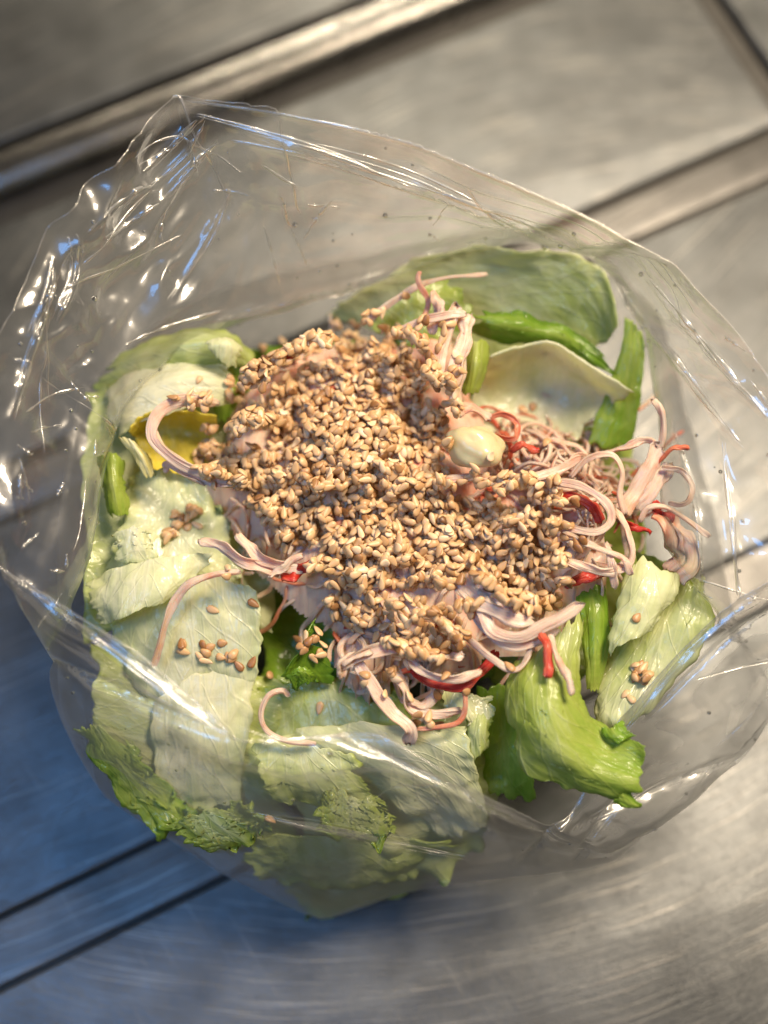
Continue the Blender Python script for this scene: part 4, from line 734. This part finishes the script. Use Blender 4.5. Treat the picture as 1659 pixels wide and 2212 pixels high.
FOOT = [(560, 760, .25), (680, 720, .25), (850, 680, .25), (1020, 690, .25), (1180, 740, .25), (1290, 830, .25), (1360, 980, .25), (1390, 1180, .25), (1380, 1380, .25), (1320, 1520, .25), (1220, 1640, .25),
        (1060, 1740, .25), (900, 1800, .25), (760, 1830, .25), (600, 1730, .25), (470, 1570, .25), (380, 1430, .25), (340, 1260, .25), (340, 1080, .25), (380, 940, .25), (450, 840, .25)]
nth, nt = 620, 240
thv = np.linspace(0, 1, nth, endpoint=False); tv = np.linspace(0, 1, nt)
Rg = []
def ring_at(P):
    s_ = thv * len(P); i = s_.astype(int); f = (s_ - i)[:, None]
    return 0.55 * (P[i] * (1 - f) + P[(i + 1) % len(P)] * f) + 0.45 * cr(P, thv, closed=True)
for ring in (FOOT, BEL, CON, MIDR, RIM):
    a = np.array(ring, float); Rg.append(ring_at(W(a[:, 0], a[:, 1], a[:, 2])))
Rg = np.array(Rg)
B = cr(Rg, tv)                              # nt, nth, 3
def bag_normals(B):
    dth = (np.roll(B, -1, 1) - np.roll(B, 1, 1)); dt = np.gradient(B, axis=0); n = np.cross(dth, dt); return n / (np.linalg.norm(n, axis=-1, keepdims=True) + 1e-9)
n = bag_normals(B)
thg, tg = np.meshgrid(thv, tv); cx, sx = np.cos(thg * 2 * math.pi), np.sin(thg * 2 * math.pi)
def ridged(p, octv, seed): return 1 - np.abs(fbm(p, octv, seed)) * 1.6
up = np.clip((tg - 0.5) / 0.3, 0, 1)
vert = ridged(np.stack([cx * 6, sx * 6, tg * 2.0], -1), 2, 11)      # creases running up the wall
horz = ridged(np.stack([cx * 1.4, sx * 1.4, tg * 14], -1), 2, 12)   # creases running along the mouth
crum = fbm(B * 0.45, 2, 13)
backw = np.clip(1 - np.abs((thg - 0.12 + 0.5) % 1 - 0.5) / 0.14, 0, 1)
n0 = n.copy()
corner = np.clip(1 - np.abs((thg - 0.95 + 0.5) % 1 - 0.5) / 0.12, 0, 1) * up
B = B + n * (0.34 * corner * ridged(np.stack([B[..., 0] * .9 - B[..., 1] * .6, B[..., 0] * .25 + B[..., 1] * .35, B[..., 2] * .3], -1) * 1.5, 2, 31))[..., None]
frontw = np.clip(1 - np.abs(thg - 0.62) / 0.16, 0, 1)
calm = 1 - 0.75 * np.clip(frontw * 1.6, 0, 1)
calm = calm * (1 - 0.65 * np.clip((tg - 0.82) / 0.18, 0, 1))
B = B + n * calm[..., None] * (0.16 * vert * (0.25 + up) * (1 - 0.6 * backw) + 0.07 * horz * (0.2 + 0.9 * backw) * (0.2 + up) + 0.20 * crum * (0.4 + 0.6 * up))[..., None]
# sharper pleats at places the photograph shows them: (image polyline, angular range, height, width px)
PLEATS = [([(430, 700), (700, 625), (1000, 525)], (.94, 1.25), .28, 14), ([(540, 725), (700, 680), (850, 610)], (.94, 1.25), .2, 9), ([(400, 215), (800, 275), (1150, 400), (1400, 520)], (.94, 1.25), .16, 9), ([(500, 300), (800, 370), (1100, 470), (1330, 570)], (.94, 1.25), .18, 9), ([(430, 250), (700, 330), (900, 410)], (.94, 1.25), .15, 8),
          ([(560, 290), (900, 390), (1250, 560)], (.94, 1.25), .14, 7), ([(330, 400), (400, 330), (440, 270)], (.85, 1.05), .22, 8), ([(310, 370), (360, 320), (430, 255)], (.85, 1.05), .2, 7), ([(350, 430), (420, 350), (470, 310)], (.85, 1.05), .2, 7), ([(190, 500), (280, 420), (330, 400)], (.85, 1.05), .18, 8), ([(230, 520), (330, 440)], (.85, 1.05), .16, 6),
          ([(60, 720), (100, 620), (110, 560)], (.8, 1), .25, 9), ([(20, 900), (60, 760), (90, 680)], (.75, 1), .22, 9), ([(120, 700), (160, 600), (170, 500)], (.8, 1), .2, 8), ([(375, 640), (440, 520), (500, 410)], (.9, 1.1), .16, 5),
          ([(0, 1235), (230, 1390), (490, 1590)], (.6, .85), .22, 9), ([(65, 1410), (300, 1520), (490, 1592)], (.6, .85), .25, 9), ([(280, 1405), (380, 1500), (480, 1585)], (.6, .8), .2, 7), ([(560, 1602), (700, 1590), (830, 1588)], (.5, .72), .22, 8),
          ([(540, 1455), (780, 1610), (1180, 1790)], (.45, .75), .18, 9), ([(540, 1760), (760, 1800), (1000, 1850)], (.45, .75), .15, 9), ([(1240, 1860), (1320, 1760), (1400, 1660)], (.38, .55), .2, 8), ([(1120, 1870), (1230, 1760), (1270, 1700)], (.38, .55), .2, 7),
          ([(1330, 1600), (1500, 1400), (1659, 1270)], (.3, .5), .25, 9), ([(1400, 1560), (1560, 1400), (1659, 1320)], (.3, .5), .2, 8), ([(1240, 1790), (1440, 1700), (1590, 1640)], (.3, .5), .2, 8), ([(1320, 600), (1450, 760), (1600, 960)], (.15, .35), .2, 9), ([(1400, 600), (1540, 760), (1659, 900)], (.15, .35), .2, 9),
          ([(1450, 900), (1500, 1100), (1520, 1300)], (.2, .4), .12, 8), ([(1560, 950), (1580, 1150), (1600, 1300)], (.2, .4), .12, 8), ([(1290, 570), (1345, 660), (1350, 740)], (.15, .3), .2, 8)]
pu, pv = PJ(B)
for poly, (a0, a1), hgt, wpx in PLEATS:
    P = cr(np.array(poly, float), np.linspace(0, 1, 60))
    m_ = (thg >= a0 % 1) | (thg <= (a1 % 1)) if a1 > 1 else (thg >= a0) & (thg <= a1)
    m_ &= (pu > P[:, 0].min() - 60) & (pu < P[:, 0].max() + 60) & (pv > P[:, 1].min() - 60) & (pv < P[:, 1].max() + 60) & (tg > 0.3)
    if not m_.any(): continue
    d2 = ((pu[m_][:, None] - P[:, 0]) ** 2 + (pv[m_][:, None] - P[:, 1]) ** 2); j = d2.argmin(1); d = np.sqrt(d2[np.arange(len(j)), j])
    fade = np.sin(np.clip(j / 59, 0.04, .96) * math.pi) ** 0.5
    B[m_] += n0[m_] * (hgt * np.exp(-np.abs(d / wpx) ** 1.2) * fade)[:, None]
B[..., 2] = np.maximum(B[..., 2], 0.05 + 0.02 * vnoise(B * 2, 3))
# tight folds: narrow arched welts lying on the film, tapering out and broken along their length
from mathutils.kdtree import KDTree
kd = KDTree(nt * nth // 2)
Bf = B.reshape(-1, 3)[::2]; Nf = bag_normals(B).reshape(-1, 3)[::2]; puf, pvf = PJ(Bf); thf = thg.ravel()[::2]; tf = tg.ravel()[::2]
WV, WQ, woff = [], [], 0
def welt(path, wid, seed):
    global woff
    n_ = len(path); x = np.linspace(0, 1, n_)
    T = np.gradient(path[:, 0], axis=0); T /= np.linalg.norm(T, axis=1, keepdims=True) + 1e-9
    Nn = path[:, 1]; Sd = np.cross(T, Nn); Sd /= np.linalg.norm(Sd, axis=1, keepdims=True) + 1e-9
    ww = wid * np.clip(np.sin(x * math.pi), 0, 1) ** 0.4 * np.clip(0.75 + 0.8 * vnoise(np.stack([x * 9, x * 0 + seed, x * 0], -1), seed), 0.12, 1.4)
    aa = np.linspace(0, math.pi, 7)
    V = path[:, 0][:, None] + Sd[:, None] * (np.cos(aa)[None, :, None] * ww[:, None, None]) + Nn[:, None] * (np.sin(aa)[None, :, None] * ww[:, None, None] * 0.8)
    WV.append(V.reshape(-1, 3)); WQ.append(grid_quads(n_, 7, woff)); woff += n_ * 7
def on_film(poly, a0, a1, tmin, n_=70, jit=1.2, seed=0):
    P = cr(np.array(poly, float), np.linspace(0, 1, n_))
    P = P + jit * np.stack([vnoise(np.stack([np.linspace(0, 7, n_), np.full(n_, c_), np.full(n_, seed * 1.0)], -1), seed) for c_ in (0.5, 8.5)], -1)
    msk = ((thf >= a0) | (thf <= a1 % 1)) if a1 > 1 else ((thf >= a0) & (thf <= a1)); msk &= tf > tmin
    I = np.nonzero(msk)[0]
    if len(I) == 0: return None
    d2 = (P[:, 0][:, None] - puf[I]) ** 2 + (P[:, 1][:, None] - pvf[I]) ** 2
    j = np.argsort(d2, 1)[:, :4]; w_ = 1 / (np.take_along_axis(d2, j, 1) + 4); w_ /= w_.sum(1, keepdims=True); k = I[j]
    X = (Bf[k] * w_[..., None]).sum(1); Nn = (Nf[k] * w_[..., None]).sum(1); Nn /= np.linalg.norm(Nn, axis=1, keepdims=True)
    for _ in range(14): X[1:-1] = (X[:-2] + 2 * X[1:-1] + X[2:]) / 4
    return np.stack([X, Nn], 1)
rw = np.random.default_rng(44)
for i, (poly, (a0, a1), hgt, wpx) in enumerate(PLEATS):
    for rep in range(2):
        q_ = [(u + rep * rw.normal(0, 10), v + rep * rw.normal(0, 10)) for u, v in poly]
        pth = on_film(q_, a0, a1, 0.3, seed=i + 50 * rep)
        if pth is not None: welt(pth, rw.uniform(0.035, 0.065) if rep == 0 else rw.uniform(0.025, 0.045), i + 7 * rep)
for i in range(64):                         # loose short crinkles, mostly up the walls
    a = rw.choice([rw.uniform(.78, 1.06), rw.uniform(.0, .3), rw.uniform(.3, .48), rw.uniform(.48, .78)], p=[.45, .2, .2, .15]); tt0 = rw.uniform(.5, .95)
    i0 = int(tt0 * (nt - 1)); j0 = int((a % 1) * nth); ln = int(rw.uniform(14, 60)); dj, di = rw.normal(0, 0.45), rw.normal(0, 1.0)
    kk = np.arange(ln); ii = np.clip((i0 + di * kk).astype(int), 0, nt - 1); jj = (j0 + dj * kk).astype(int) % nth
    X = B[ii, jj].copy(); Nn = bag_normals(B[:, :])[ii, jj] if i == 0 else NB[ii, jj]
    if i == 0: NB = bag_normals(B)
    for _ in range(25): X[1:-1] = (X[:-2] + 2 * X[1:-1] + X[2:]) / 4
    welt(np.stack([X, Nn], 1), rw.uniform(0.028, 0.06), i + 300)
V = B.reshape(-1, 3); quads = grid_quads(nt, nth, wrap=True)
cen = V[:nth].mean(0); cen[2] = 0.06
V = np.concatenate([V, cen[None]]); tri = np.stack([np.full(nth, len(V) - 1), np.roll(np.arange(nth), -1), np.arange(nth)], -1)
WVc = np.concatenate(WV); WQc = np.concatenate(WQ) + len(V); V = np.concatenate([V, WVc])
veil = 0.17 * np.clip(1 - np.abs(thg - 0.72) / 0.17, 0, 1) ** 0.7 * np.clip(1 - np.abs(tg - 0.47) / 0.30, 0, 1)  # milky haze put into the film's colour at the lower left front
veil = np.concatenate([veil.ravel(), np.zeros(len(V) - veil.size)])
bag_me = mesh_from('plastic_bag', V, [quads, tri, WQc], None, {'veil': veil}); bag_me.materials.append(M_FILM); bag_me.materials.append(M_FOLD)
bag_me.polygons.foreach_set('material_index', np.concatenate([np.zeros(len(quads) + len(tri), np.int32), np.ones(len(WQc), np.int32)]))
bag = obj('plastic_bag', bag_me, M_FILM, label='open clear plastic bag holding the salad, its mouth spread wide', cat='plastic bag')
# the thin welted edge of the mouth
rim = B[-1]; T = np.roll(rim, -1, 0) - np.roll(rim, 1, 0); T /= np.linalg.norm(T, axis=1, keepdims=True)
n1 = np.cross(T, np.array([0, 0, 1.0])); n1 /= np.linalg.norm(n1, axis=1, keepdims=True); n2 = np.cross(n1, T)
aa = np.arange(6) / 6 * 2 * math.pi
rv = rim[:, None] + 0.009 * (n1[:, None] * np.cos(aa)[None, :, None] + n2[:, None] * np.sin(aa)[None, :, None])
rv = np.concatenate([rv, rv[:1]])
obj('bag_edge', mesh_from('bag_edge', rv.reshape(-1, 3), grid_quads(nth + 1, 6, wrap=True)), M_FOLD, parent=bag)
# condensation
M_DROP = plain('water_drop', (0.95, 0.95, 0.95), 0.02, 0.0, **{'Transmission Weight': 1.0, 'IOR': 1.33})
r = np.random.default_rng(5); dv, dq = [], []; off = 0
pa, ta = np.meshgrid(np.arange(8) / 8 * 2 * math.pi, np.linspace(0, math.pi, 6)); sp = np.stack([np.sin(ta) * np.cos(pa), np.sin(ta) * np.sin(pa), np.cos(ta)], -1).reshape(-1, 3)
nn = bag_normals(B)
for k in range(150):
    i, j = int(r.uniform(.45, .97) * nt), int(r.integers(nth)); s_ = r.uniform(.018, .05) * (1.5 if r.random() < .12 else 1)
    dv.append(sp * s_ * np.array([1, 1, .8]) + B[i, j] + nn[i, j] * s_ * .3); dq.append(grid_quads(6, 8, off, wrap=True)); off += len(sp)
obj('droplets', mesh_from('droplets', np.concatenate(dv), np.concatenate(dq)), M_DROP, parent=bag, kind='stuff')
#BAG_END
